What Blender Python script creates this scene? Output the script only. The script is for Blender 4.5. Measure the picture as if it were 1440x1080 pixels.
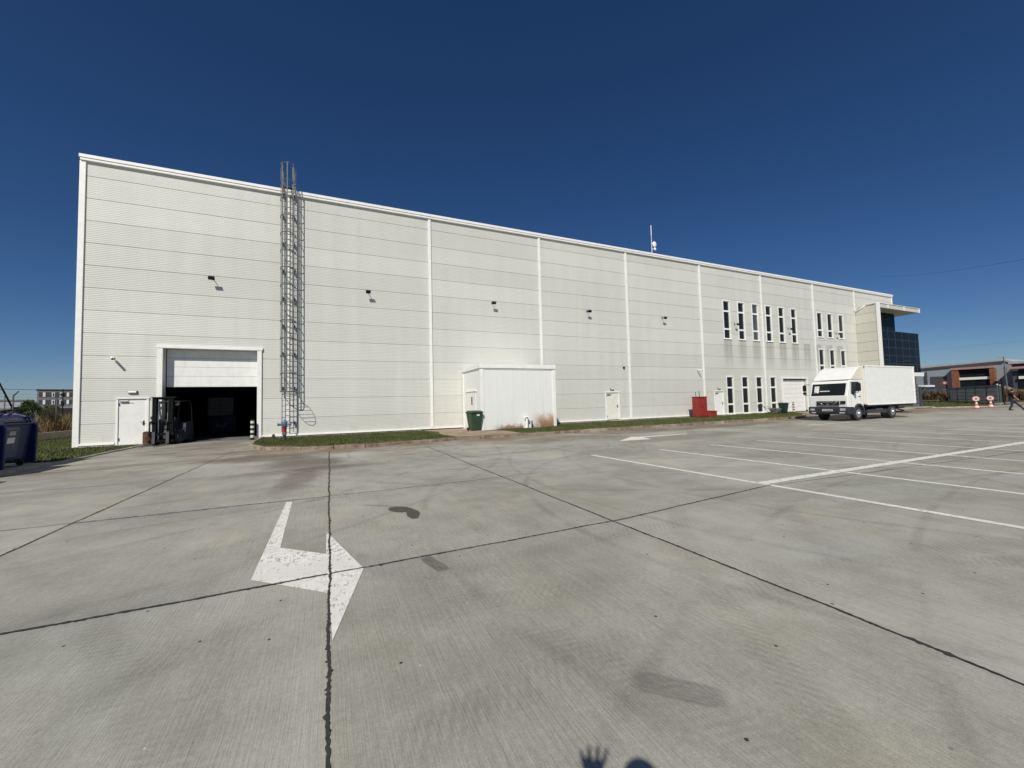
import bpy, bmesh, math, random
from mathutils import Vector, Matrix
random.seed(7)
sc = bpy.context.scene
for o in list(bpy.data.objects): bpy.data.objects.remove(o)
R = math.radians
PI = math.pi

# ------------------------------------------------------------------ camera
YAW, PIT, ROLL = 0.42833, 0.04805, -0.02453
FOC = 563.32
fw0 = Vector((math.sin(YAW), math.cos(YAW), 0)); r0 = Vector((math.cos(YAW), -math.sin(YAW), 0)); u0 = Vector((0, 0, 1))
fw = math.cos(PIT)*fw0 + math.sin(PIT)*u0
uu = math.cos(PIT)*u0 - math.sin(PIT)*fw0
rr = math.cos(ROLL)*r0 + math.sin(ROLL)*uu
uu = math.cos(ROLL)*uu - math.sin(ROLL)*r0
cam = bpy.data.cameras.new('camera'); cam.sensor_fit = 'HORIZONTAL'; cam.sensor_width = 36
cam.lens = FOC/1440*36; cam.clip_start = 0.05; cam.clip_end = 5000
co = bpy.data.objects.new('camera', cam); sc.collection.objects.link(co)
m = Matrix((rr, uu, -fw)).transposed().to_4x4(); m.translation = Vector((10.361, -24.608, 1.5426))
co.matrix_world = m; sc.camera = co

# ------------------------------------------------------------------ sky and sun
SUN = Vector((-math.sin(R(35)), -math.cos(R(35)), 0.945)).normalized()
ELEV = math.asin(SUN.z)
w = bpy.data.worlds.new('World'); sc.world = w; w.use_nodes = True
nt = w.node_tree; bg = nt.nodes['Background']
sky = nt.nodes.new('ShaderNodeTexSky'); sky.sky_type = 'NISHITA'; sky.sun_disc = False
sky.sun_elevation = ELEV; sky.sun_rotation = R(215)
sky.altitude = 300; sky.air_density = 0.8; sky.dust_density = 0.35; sky.ozone_density = 5.0
hs = nt.nodes.new('ShaderNodeHueSaturation'); hs.inputs['Hue'].default_value = 0.5055; hs.inputs['Saturation'].default_value = 1.18; hs.inputs['Value'].default_value = 1.15
nt.links.new(sky.outputs[0], hs.inputs['Color']); nt.links.new(hs.outputs[0], bg.inputs[0]); bg.inputs[1].default_value = 0.052
sl = bpy.data.lights.new('sun', 'SUN'); sl.energy = 4.2; sl.angle = R(0.53); sl.color = (1, 0.95, 0.85)
so = bpy.data.objects.new('sun', sl); sc.collection.objects.link(so)
so.rotation_euler = SUN.to_track_quat('Z', 'Y').to_euler(); so.location = (0, 0, 60)
sc.view_settings.view_transform = 'Standard'; sc.view_settings.look = 'None'
sc.view_settings.exposure = 0.0; sc.view_settings.gamma = 1

# ------------------------------------------------------------------ node helper
class NT:
    def __init__(s, name):
        s.m = bpy.data.materials.new(name); s.m.use_nodes = True
        s.t = s.m.node_tree; s.b = s.t.nodes['Principled BSDF']
    def n(s, typ, _out=0, **kw):
        nd = s.t.nodes.new(typ); ins = kw.pop('ins', {})
        for k, v in kw.items(): setattr(nd, k, v)
        for k, v in ins.items():
            if isinstance(v, bpy.types.NodeSocket): s.t.links.new(v, nd.inputs[k])
            else: nd.inputs[k].default_value = v
        return nd.outputs[_out]
    def pos(s): return s.n('ShaderNodeNewGeometry')
    def obj(s): return s.n('ShaderNodeTexCoord', 3)
    def sep(s, v):
        nd = s.t.nodes.new('ShaderNodeSeparateXYZ'); s.t.links.new(v, nd.inputs[0]); return nd.outputs
    def m2(s, op, a, b=0.0, c=None, clamp=False):
        nd = s.t.nodes.new('ShaderNodeMath'); nd.operation = op; nd.use_clamp = clamp
        for i, v in enumerate([a, b] + ([c] if c is not None else [])):
            if isinstance(v, bpy.types.NodeSocket): s.t.links.new(v, nd.inputs[i])
            else: nd.inputs[i].default_value = v
        return nd.outputs[0]
    def scale(s, v, xyz):
        return s.n('ShaderNodeVectorMath', operation='MULTIPLY', ins={0: v, 1: xyz})
    def noise(s, v, sc_, det=2, rough=0.5):
        return s.n('ShaderNodeTexNoise', ins={'Vector': v, 'Scale': sc_, 'Detail': det, 'Roughness': rough})
    def ss(s, v, a, b, lo=0.0, hi=1.0):
        return s.n('ShaderNodeMapRange', interpolation_type='SMOOTHSTEP', ins={0: v, 1: a, 2: b, 3: lo, 4: hi})
    def mix(s, f, a, b, bt='MIX'):
        nd = s.t.nodes.new('ShaderNodeMix'); nd.data_type = 'RGBA'; nd.blend_type = bt
        for i, v in ((0, f), (6, a), (7, b)):
            if isinstance(v, bpy.types.NodeSocket): s.t.links.new(v, nd.inputs[i])
            else: nd.inputs[i].default_value = v if i == 0 or len(v) == 4 else (*v, 1)
        return nd.outputs[2]
    def out(s, name, v):
        if isinstance(v, bpy.types.NodeSocket): s.t.links.new(v, s.b.inputs[name])
        else: s.b.inputs[name].default_value = v if not isinstance(v, tuple) or len(v) == 4 else (*v, 1)
    def bump(s, h, st, dist=0.01):
        s.out('Normal', s.n('ShaderNodeBump', ins={'Height': h, 'Strength': st, 'Distance': dist}))

def simple(name, col, rough=0.5, metal=0.0, var=0.12, sc_=3.0, dirt=0.0, bump=0.0, bs=60, spec=.5):
    k = NT(name); p = k.pos()
    n1 = k.noise(p, sc_, 4, 0.6)
    a = tuple(c*(1-var) for c in col); b = tuple(min(1, c*(1+var)) for c in col)
    c = k.mix(k.ss(n1, 0.3, 0.7), a, b)
    if dirt:
        n2 = k.noise(k.scale(p, (2.2, 2.2, .5)), 2.5, 5, 0.7)
        c = k.mix(k.ss(n2, 0.5, 0.75, 0, dirt), c, (0.16, 0.13, 0.09))
    k.out('Base Color', c); k.out('Roughness', rough); k.out('Metallic', metal); k.b.inputs['Specular IOR Level'].default_value = spec
    if bump: k.bump(k.noise(p, bs, 3), bump, 0.01)
    return k.m

# ------------------------------------------------------------------ materials
def concrete_yard():
    k = NT('yard_concrete'); p = k.pos(); x, y, z = k.sep(p)
    c1 = k.noise(p, 0.35, 4, 0.6); c2 = k.noise(p, 2.0, 5, 0.65)
    wob = k.n('ShaderNodeVectorMath', operation='ADD', ins={0: p, 1: k.scale(k.n('ShaderNodeTexNoise', 1, ins={'Vector': p, 'Scale': .8, 'Detail': 1.0}), (.05, .05, 0))})
    br1 = k.noise(k.scale(wob, (26, 1.5, 0)), 1.0, 4, 0.7)
    br2 = k.noise(k.scale(wob, (75, 2.2, 0)), 1.0, 3, 0.65)
    br3 = k.noise(k.scale(wob, (7, .7, 0)), 1.0, 4, 0.65)
    msk = k.ss(k.noise(k.scale(p, (.55, .3, 0)), 1.0, 3, .6), .38, .64, .12, 1.0)
    sp = k.noise(p, 110, 2, 0.8); sp2 = k.noise(p, 28, 3, 0.7)
    sx = k.m2('FLOOR', k.m2('DIVIDE', k.m2('SUBTRACT', x, 0.42), 3.315)); sy = k.m2('FLOOR', k.m2('DIVIDE', k.m2('ADD', y, 20.42), 3.62))
    cell = k.n('ShaderNodeTexWhiteNoise', noise_dimensions='2D', ins={'Vector': k.n('ShaderNodeCombineXYZ', ins={0: sx, 1: sy})})
    def dev(v, amp): return k.m2('MULTIPLY', k.m2('SUBTRACT', v, .5), amp)
    f = k.m2('ADD', dev(c1, 1.45), dev(c2, .95))
    f = k.m2('ADD', f, k.m2('MULTIPLY', k.m2('ADD', dev(br1, .30), dev(br2, .85)), msk)); f = k.m2('ADD', f, dev(br3, .30))
    f = k.m2('ADD', f, k.m2('ADD', dev(sp, 1.1), dev(sp2, .75)))
    f = k.m2('ADD', f, dev(cell, .24))
    col = k.mix(k.ss(f, -.55, .6), (.252, .242, .203), (.435, .424, .370))
    wp = k.noise(k.scale(p, (1.1, .45, 1)), 1.0, 4, .6)
    col = k.mix(k.ss(wp, .52, .7, 0, .55), col, k.mix(1.0, col, (1.12, 1.09, .98), 'MULTIPLY'))
    # bluish patches
    col = k.mix(k.ss(k.noise(p, .5, 2), .45, .7, 0, .3), col, k.mix(1.0, col, (.93, 1.0, 1.1), 'MULTIPLY'))
    # wandering dirt near the verge
    nd = k.noise(k.scale(p, (.45, .9, 1)), 1.0, 5, .65)
    near = k.ss(y, -14.5, -8.2)
    d = k.m2('MULTIPLY', near, k.ss(nd, .42, .68))
    col = k.mix(k.m2('MULTIPLY', d, .7), col, (.15, .115, .078))
    d2 = k.m2('MULTIPLY', k.ss(y, -10.2, -8.2), k.ss(nd, .3, .6, .15, 1))
    col = k.mix(k.m2('MULTIPLY', d2, k.m2('MULTIPLY', k.ss(x, 7.0, 9.0), .78)), col, (.20, .14, .085))
    def ell(cx, cy, a, b, ang, soft=.35, ns=6.0, na=.5, pw=2.0):
        dx = k.m2('SUBTRACT', x, cx); dy = k.m2('SUBTRACT', y, cy)
        ca, sa = math.cos(ang), math.sin(ang)
        u = k.m2('ABSOLUTE', k.m2('DIVIDE', k.m2('ADD', k.m2('MULTIPLY', dx, ca), k.m2('MULTIPLY', dy, sa)), a))
        v = k.m2('ABSOLUTE', k.m2('DIVIDE', k.m2('ADD', k.m2('MULTIPLY', dx, -sa), k.m2('MULTIPLY', dy, ca)), b))
        rr_ = k.m2('POWER', k.m2('ADD', k.m2('POWER', u, pw), k.m2('POWER', v, pw)), 1/pw)
        rr_ = k.m2('ADD', rr_, k.m2('MULTIPLY', k.m2('SUBTRACT', k.noise(p, ns, 4, .7), .5), na*2))
        return k.ss(rr_, 1+soft/2, 1-soft/2)
    col = k.mix(k.m2('MULTIPLY', k.m2('MAXIMUM', ell(11.33, -18.38, .14, .24, .5, .12, 9, .35), ell(11.45, -18.72, .09, .27, -.1, .12, 9, .4)), .93), col, (.07, .062, .052))
    col = k.mix(k.m2('MULTIPLY', ell(11.1, -18.0, .05, .35, .9, .8, 9, .6), .45), col, (.12, .11, .09))
    def scuff(cx, cy, a, b, ang, s_):
        ca, sa = math.cos(ang), math.sin(ang)
        st = k.noise(k.n('ShaderNodeCombineXYZ', ins={0: k.m2('MULTIPLY', k.m2('ADD', k.m2('MULTIPLY', x, ca), k.m2('MULTIPLY', y, sa)), 5.0), 1: k.m2('MULTIPLY', k.m2('ADD', k.m2('MULTIPLY', x, -sa), k.m2('MULTIPLY', y, ca)), 110.0)}), 1.0, 3, .7)
        return k.m2('MULTIPLY', k.m2('MULTIPLY', ell(cx, cy, a, b, ang, .35, 12, .18, 5.0), k.ss(st, .32, .62, .35, 1)), s_)
    col = k.mix(scuff(11.29, -20.65, .21, .065, -1.35, .9), col, (.10, .092, .078))
    col = k.mix(scuff(12.05, -22.95, .225, .085, -.80, .55), col, (.12, .113, .098))
    for e in ((9.7, -11.6, .9, 1.6, .2, .62), (9.75, -14.4, .36, 1.5, -.1, .55), (8.6, -9.6, 1.4, 1.0, .0, .55), (20.2, -9.4, .8, .35, .1, .4), (7.0, -6.0, 1.6, 3.5, .2, .22), (24.0, -12.6, 3.4, .7, .1, .3), (29., -9.2, 6., .8, .05, .35), (19., -10.2, 3., .8, .0, .35), (5.0, -3.2, 1.8, 2.6, 0, .3), (10.0, -13.2, 1.8, .35, .15, .35)):
        col = k.mix(k.m2('MULTIPLY', ell(*e[:5], .9, 1.1, .8), e[5]), col, (.115, .093, .067))
    # tyre tracks: rings, with broken rubber
    tn = k.noise(p, .9, 3, .6); 
    tn2 = k.noise(p, 22, 2, .7)
    for cx, cy, rad, wd, s_ in ((24, -4.5, 15.3, .07, .34), (24, -4.5, 15.6, .05, .26), (24, -4.5, 17.1, .07, .32), (12.2, -30.5, 15.3, .07, .30), (12.2, -30.5, 13.6, .06, .28), (22, -41.0, 20.8, .06, .34),
                            (22, -41.0, 19.5, .05, .30), (2, -7.5, 12.5, .06, .28), (2, -7.5, 14.3, .06, .26), (19.5, -20.5, 6.4, .06, .36), (19.5, -20.5, 8.1, .06, .32), (14, -6.5, 6.8, .06, .28), (30, -30, 12.4, .06, .26), (15.5, -10.5, 3.1, .06, .40), (15.5, -10.5, 4.6, .05, .36), (17.2, -12.4, 3.2, .05, .34), (5.2, -6.2, 2.2, .04, .3), (24.0, -18.5, 10.0, .06, .30), (24.0, -18.5, 8.4, .06, .26)):
        dx = k.m2('SUBTRACT', x, cx); dy = k.m2('SUBTRACT', y, cy)
        dd = k.m2('ABSOLUTE', k.m2('SUBTRACT', k.m2('SQRT', k.m2('ADD', k.m2('MULTIPLY', dx, dx), k.m2('MULTIPLY', dy, dy))), rad))
        t = k.m2('MULTIPLY', k.ss(dd, wd*1.5, wd*.2), k.m2('MULTIPLY', k.ss(tn, .36, .66, .1, 1), k.ss(tn2, .3, .6, .45, 1)))
        col = k.mix(k.m2('MULTIPLY', t, s_), col, (.105, .10, .09))
    for cx, cy, rad, wd, s_ in ((13.2, -34.0, 11.6, .16, .20), (13.2, -34.0, 13.2, .16, .20), (10.0, -33.5, 12.0, .14, .17), (26.0, -33.0, 15.5, .15, .18), (22.5, -28.5, 11.2, .14, .20), (21.5, -9.5, 9.5, .2, .16), (21.5, -9.5, 11.4, .2, .16), (-6, -30, 17.5, .15, .2), (-6, -30, 19.3, .15, .18)):
        dx = k.m2('SUBTRACT', x, cx); dy = k.m2('SUBTRACT', y, cy)
        r2_ = k.m2('SQRT', k.m2('ADD', k.m2('MULTIPLY', dx, dx), k.m2('MULTIPLY', dy, dy)))
        dd = k.m2('ABSOLUTE', k.m2('SUBTRACT', r2_, rad)); an = k.m2('MULTIPLY', k.n('ShaderNodeMath', operation='ARCTAN2', ins={0: dy, 1: dx}), rad*95.0)
        tr = k.ss(k.m2('SINE', k.m2('ADD', an, k.m2('MULTIPLY', r2_, 60.0))), -.6, .6, .35, 1)
        t = k.m2('MULTIPLY', k.ss(dd, wd*1.2, wd*.5), k.m2('MULTIPLY', k.ss(tn, .34, .7, .15, 1), tr))
        col = k.mix(k.m2('MULTIPLY', t, s_*1.25), col, (.12, .115, .10))
    # small dark crumbs and pale specks
    vd = k.n('ShaderNodeTexVoronoi', voronoi_dimensions='2D', ins={'Vector': p, 'Scale': 2.4, 'Randomness': 1.0})
    vr = k.n('ShaderNodeTexVoronoi', 1, voronoi_dimensions='2D', ins={'Vector': p, 'Scale': 2.4, 'Randomness': 1.0})
    rs = k.sep(vr)[0]
    col = k.mix(k.m2('MULTIPLY', k.ss(k.m2('ADD', vd, k.m2('MULTIPLY', sp, .02)), .040, .030), k.ss(rs, .74, .76)), col, (.04, .038, .035))
    col = k.mix(k.m2('MULTIPLY', k.ss(k.m2('ADD', vd, k.m2('MULTIPLY', sp, .02)), .026, .02), k.ss(rs, .1, .08)), col, (.62, .61, .58))
    k.out('Base Color', col); k.out('Roughness', .86); k.b.inputs['Specular IOR Level'].default_value = .25
    k.bump(k.m2('ADD', k.m2('MULTIPLY', br2, 1.2), k.m2('ADD', k.m2('MULTIPLY', br1, .4), k.m2('MULTIPLY', sp, .3))), .6, .008)
    return k.m

def paint_mat():
    k = NT('road_paint'); p = k.pos()
    n1 = k.noise(p, 14, 5, .75); n2 = k.noise(k.scale(p, (60, 6, 1)), 1, 3, .7); n3 = k.noise(p, 2.2, 3, .6)
    f = k.m2('ADD', k.m2('MULTIPLY', n1, .55), k.m2('ADD', k.m2('MULTIPLY', n2, .3), k.m2('MULTIPLY', n3, .25)))
    c = k.mix(k.ss(n3, .35, .7), (.70, .69, .63), (.84, .83, .77))
    c = k.mix(k.ss(f, .555, .65, 0, .8), c, (.27, .26, .235))
    k.out('Base Color', c); k.out('Roughness', .75); k.bump(n2, .25, .004)
    return k.m

def cladding(name, col, xs=False):
    k = NT(name); p = k.pos(); x, y, z = k.sep(p)
    st = k.noise(k.scale(p, (1.6, 1.6, .12)), 1.0, 5, .65)
    big = k.noise(p, .18, 3, .5)
    row = k.m2('FLOOR', k.m2('DIVIDE', z, 1.05)); bay = k.m2('FLOOR', k.m2('DIVIDE', x, 8.0))
    cell = k.n('ShaderNodeTexWhiteNoise', noise_dimensions='2D', ins={'Vector': k.n('ShaderNodeCombineXYZ', ins={0: row, 1: bay})})
    f = k.m2('ADD', k.m2('MULTIPLY', st, .5), k.m2('ADD', k.m2('MULTIPLY', big, .35), k.m2('MULTIPLY', cell, .22)))
    c = k.mix(k.ss(f, .3, .8), tuple(v*.91 for v in col), tuple(v*1.05 for v in col))
    if xs:  # run-off streaks below the upper window rows
        nz = k.noise(k.scale(p, (5.5, 1, .10)), 1.0, 4, .7)
        wx = k.m2('ABSOLUTE', k.m2('SUBTRACT', k.m2('FRACT', k.m2('DIVIDE', k.m2('SUBTRACT', x, 42.17), 1.97)), .5))
        win = k.ss(wx, .36, .2); rng = k.m2('MULTIPLY', k.ss(x, 42.2, 42.6), k.ss(x, 62.6, 62.0))
        lo = k.m2('MULTIPLY', k.ss(z, 6.92, 6.86), k.ss(z, 3.6, 6.2))
        c = k.mix(k.m2('MULTIPLY', k.m2('MULTIPLY', win, rng), k.m2('MULTIPLY', lo, k.ss(nz, .25, .6, .2, .62))), c, (.30, .295, .25))
        c = k.mix(k.m2('MULTIPLY', k.ss(z, .9, .1), k.ss(st, .45, .7, .0, .35)), c, (.34, .32, .25))
    k.out('Base Color', c); k.out('Roughness', .42); k.b.inputs['Specular IOR Level'].default_value = .35
    k.bump(k.noise(k.scale(p, (.9, .9, 2.5)), 1.0, 3), .25, .03)
    return k.m

def shed_mat():
    k = NT('shed_panel'); p = k.pos(); x, y, z = k.sep(p)
    n = k.noise(k.scale(p, (1.5, 1.5, 5)), 1.5, 5, .7); st = k.noise(k.scale(p, (9, 9, .8)), 1, 4, .7)
    seam = k.ss(k.m2('ABSOLUTE', k.m2('SUBTRACT', k.m2('FRACT', k.m2('DIVIDE', k.m2('SUBTRACT', x, 18.1), 1.0)), .5)), .485, .5)
    c = k.mix(k.ss(st, .3, .7), (.78, .795, .76), (.82, .835, .80))
    c = k.mix(k.m2('MULTIPLY', seam, .25), c, (.4, .4, .38))
    fine = k.noise(k.scale(p, (22, 22, 3)), 1.0, 4, .7); n = k.noise(p, 3.2, 5, .7)
    h = k.m2('ADD', z, k.m2('ADD', k.m2('MULTIPLY', k.m2('SUBTRACT', n, .5), .9), k.m2('MULTIPLY', k.m2('SUBTRACT', fine, .5), .32)))
    xn = k.m2('ADD', x, k.m2('MULTIPLY', k.m2('SUBTRACT', n, .5), 1.4))
    r1 = k.m2('MULTIPLY', k.ss(h, 1.05, .35), k.ss(xn, 21.1, 21.9))
    r2 = k.m2('MULTIPLY', k.ss(h, .42, .12), k.m2('MULTIPLY', k.ss(xn, 18.5, 19.6), k.ss(xn, 21.1, 20.6)))
    rust = k.m2('MULTIPLY', k.m2('MAXIMUM', r1, r2), k.ss(y, -3.0, -3.3))
    dk_ = k.m2('MULTIPLY', k.ss(h, .75, .15), k.ss(n, .3, .6, .4, 1))
    c = k.mix(k.m2('MULTIPLY', rust, .92), c, k.mix(dk_, (.47, .245, .10), (.19, .08, .03)))
    k.out('Base Color', c); k.out('Roughness', k.m2('ADD', k.m2('MULTIPLY', rust, .4), .4))
    return k.m

def grass_mat(name, a, b, c_, sc_=1.2):
    k = NT(name); p = k.pos()
    n1 = k.noise(p, sc_, 4, .6); n2 = k.noise(p, 35, 2, .6)
    c = k.mix(k.ss(n1, .35, .62), a, b); c = k.mix(k.ss(n2, .5, .72, 0, .8), c, c_)
    k.out('Base Color', c); k.out('Roughness', .8); k.b.inputs['Specular IOR Level'].default_value = .2
    return k.m

def glass_mat(name, col=(.012, .018, .024), rough=.05, spec=.5):
    k = NT(name); p = k.pos()
    n = k.noise(p, .8, 3)
    k.out('Base Color', k.mix(n, tuple(v*.6 for v in col), tuple(v*1.6 for v in col)))
    k.out('Roughness', rough); k.b.inputs['Specular IOR Level'].default_value = spec
    k.bump(k.noise(p, .7, 1), .03, .05)
    return k.m

def striped_mat(name, a, b, period, off=0.0):
    k = NT(name); x, y, z = k.sep(k.obj())
    s_ = k.ss(k.m2('FRACT', k.m2('DIVIDE', k.m2('ADD', z, off), period)), .49, .51)
    n = k.noise(k.pos(), 25, 3)
    k.out('Base Color', k.mix(s_, k.mix(n, tuple(v*.8 for v in a), a), k.mix(n, tuple(v*.8 for v in b), b))); k.out('Roughness', .55)
    return k.m

def kerb_mat():
    k = NT('kerb_stone'); p = k.pos()
    n = k.noise(p, 3.0, 5, .7); n2 = k.noise(p, .7, 3, .6)
    c = k.mix(k.ss(n, .3, .7), (.15, .105, .07), (.32, .27, .20))
    c = k.mix(k.ss(n2, .5, .66, 0, .7), c, (.42, .37, .29))
    k.out('Base Color', c); k.out('Roughness', .9); k.bump(n, .5, .03); return k.m

M = {}
M['yard'] = concrete_yard(); M['paint'] = paint_mat()
M['clad'] = cladding('wall_cladding', (.64, .643, .592), True); M['clad2'] = cladding('side_cladding', (.60, .59, .51))
M['white'] = simple('white_trim', (.86, .86, .82), .4, var=.04, dirt=.05)
M['doorw'] = simple('white_door_paint', (.82, .825, .79), .4, var=.04, dirt=.12)
M['shed'] = shed_mat()
M['glass'] = glass_mat('window_glass', (.012, .016, .018), .06, .25); M['cglass'] = glass_mat('curtain_glass', (.006, .010, .017), .12, .06)
M['glass_refl'] = glass_mat('painted_reflection_glass', (.07, .085, .09), .06, .4)  # reflection in one upper pane, put into a lighter base colour
M['mull'] = simple('dark_mullion', (.045, .055, .07), .5)
M['dark'] = simple('dark_recess', (.02, .02, .02), .8)
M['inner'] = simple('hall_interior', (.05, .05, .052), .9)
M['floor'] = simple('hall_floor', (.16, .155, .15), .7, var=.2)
M['roof'] = simple('roof_membrane', (.35, .35, .34), .8)
M['galv'] = simple('galvanised_steel', (.15, .155, .158), .6, .25, var=.2, sc_=9)
M['seal'] = simple('joint_sealant', (.040, .038, .036), .7, var=.3, sc_=20)
M['seal2'] = simple('thin_joint_sealant', (.075, .067, .058), .8, var=.3, sc_=20)
M['kerb'] = kerb_mat()
M['conc'] = simple('cast_concrete', (.33, .30, .25), .9, var=.2, sc_=2, dirt=.3, bump=.3)
M['apron'] = simple('apron_concrete', (.38, .35, .30), .9, var=.2, sc_=2, dirt=.3)
M['dirt'] = simple('bare_earth', (.30, .235, .165), .95, var=.25, sc_=1.5, bump=.5, bs=20)
M['field'] = simple('dry_field', (.24, .18, .10), .95, var=.3, sc_=.5, bump=.5, bs=5)
M['soil'] = grass_mat('verge_soil', (.060, .068, .028), (.095, .105, .045), (.15, .125, .07))
M['grass'] = grass_mat('grass_blades', (.058, .078, .024), (.095, .115, .038), (.17, .155, .07))
M['dryg'] = grass_mat('dry_grass_blades', (.17, .115, .055), (.25, .175, .09), (.11, .10, .045), .8)
M['reed'] = grass_mat('dry_reed_blades', (.12, .085, .05), (.175, .125, .07), (.08, .065, .038), .5)
M['leaf'] = grass_mat('tree_leaves', (.035, .055, .018), (.055, .085, .028), (.085, .10, .04), 2.5)
M['leaf2'] = grass_mat('young_tree_leaves', (.055, .065, .025), (.09, .10, .04), (.13, .12, .05), 2.5)
M['bark'] = simple('tree_bark', (.09, .07, .05), .9, bump=.5)
M['black'] = simple('black_metal', (.013, .013, .015), .6, var=.25, spec=.25)
M['mast'] = simple('dull_black_steel', (.008, .008, .009), .8, var=.25, spec=.12)
M['forks'] = simple('worn_fork_steel', (.10, .10, .10), .5, .4)
M['rubber'] = simple('tyre_rubber', (.028, .028, .028), .85, var=.2)
M['plast'] = simple('dark_grey_plastic', (.045, .048, .058), .6, var=.15)
M['bumper'] = simple('bumper_plastic', (.026, .028, .038), .6, var=.15)
M['truckw'] = simple('truck_white_paint', (.85, .85, .82), .28, var=.03, dirt=.06)
M['boxw'] = simple('truck_box_panel', (.83, .83, .80), .33, var=.03)
M['cream'] = simple('cream_fairing', (.74, .71, .60), .4, var=.04)
M['chrome'] = simple('bright_metal', (.6, .6, .6), .3, .9)
M['lens'] = simple('lamp_lens', (.42, .44, .46), .15)
M['lampw'] = simple('lamp_cover', (.75, .76, .76), .3)
M['red'] = simple('red_cabinet_paint', (.29, .026, .022), .5, var=.15, dirt=.2)
M['redp'] = simple('red_paint', (.40, .075, .06), .5, var=.15)
M['blue'] = simple('blue_container_plastic', (.009, .018, .088), .5, var=.2, sc_=2)
M['navy'] = simple('dark_navy_plastic', (.006, .010, .03), .6)
M['crate'] = simple('dim_crate_grey', (.16, .165, .17), .7)
M['blue2'] = simple('teal_blue_panel', (.03, .06, .12), .5, var=.15)
M['hblue'] = simple('hydrant_blue', (.07, .20, .32), .4)
M['hred'] = simple('hydrant_red', (.38, .03, .035), .4)
M['green'] = simple('green_bin_plastic', (.030, .066, .034), .5, var=.15, dirt=.15)
M['dgreen'] = simple('dark_green_bin_plastic', (.012, .035, .028), .5)
M['rustb'] = simple('rusty_barrel', (.115, .045, .035), .8, var=.3, sc_=8)
M['stk'] = simple('paper_sticker', (.68, .68, .66), .6)
M['gbld'] = simple('grey_render', (.22, .22, .23), .8, var=.08)
M['gbld2'] = simple('dark_grey_render', (.07, .07, .08), .8)
M['hang'] = simple('pale_hangar_cladding', (.48, .51, .55), .6, var=.05)
M['hang2'] = simple('pale_band', (.30, .32, .35), .6)
M['indg'] = simple('blue_grey_cladding', (.30, .34, .38), .5, var=.05)
M['indw'] = simple('pale_grey_cladding', (.42, .43, .45), .5, var=.05)
M['brick'] = simple('orange_brick', (.25, .095, .05), .8, var=.2, sc_=.6)
M['pinkf'] = simple('pinkish_fascia', (.42, .27, .24), .6)
M['post'] = simple('dark_green_grey_post', (.05, .06, .06), .6)
M['gmesh'] = simple('grey_gate_panel', (.15, .155, .15), .7, var=.15)
M['gtrim'] = simple('pale_gate_rail', (.38, .38, .36), .6)
M['skin'] = simple('skin', (.42, .24, .17), .55, var=.05)
M['hair'] = simple('dark_hair', (.018, .013, .010), .7)
M['tee'] = simple('black_cotton', (.012, .012, .014), .9)
M['trous'] = simple('dark_navy_cloth', (.022, .030, .050), .9)
M['jean'] = simple('grey_trouser_cloth', (.05, .055, .065), .9)
M['shoe'] = simple('black_shoe', (.012, .012, .012), .6)
M['bw'] = striped_mat('black_white_stripes', (.02, .02, .02), (.78, .76, .66), .24)
M['rw'] = striped_mat('red_white_stripes', (.62, .10, .08), (.8, .74, .72), .34, .05)
M['yb'] = striped_mat('black_yellow_stripes', (.02, .02, .02), (.75, .66, .35), .2)

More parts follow.
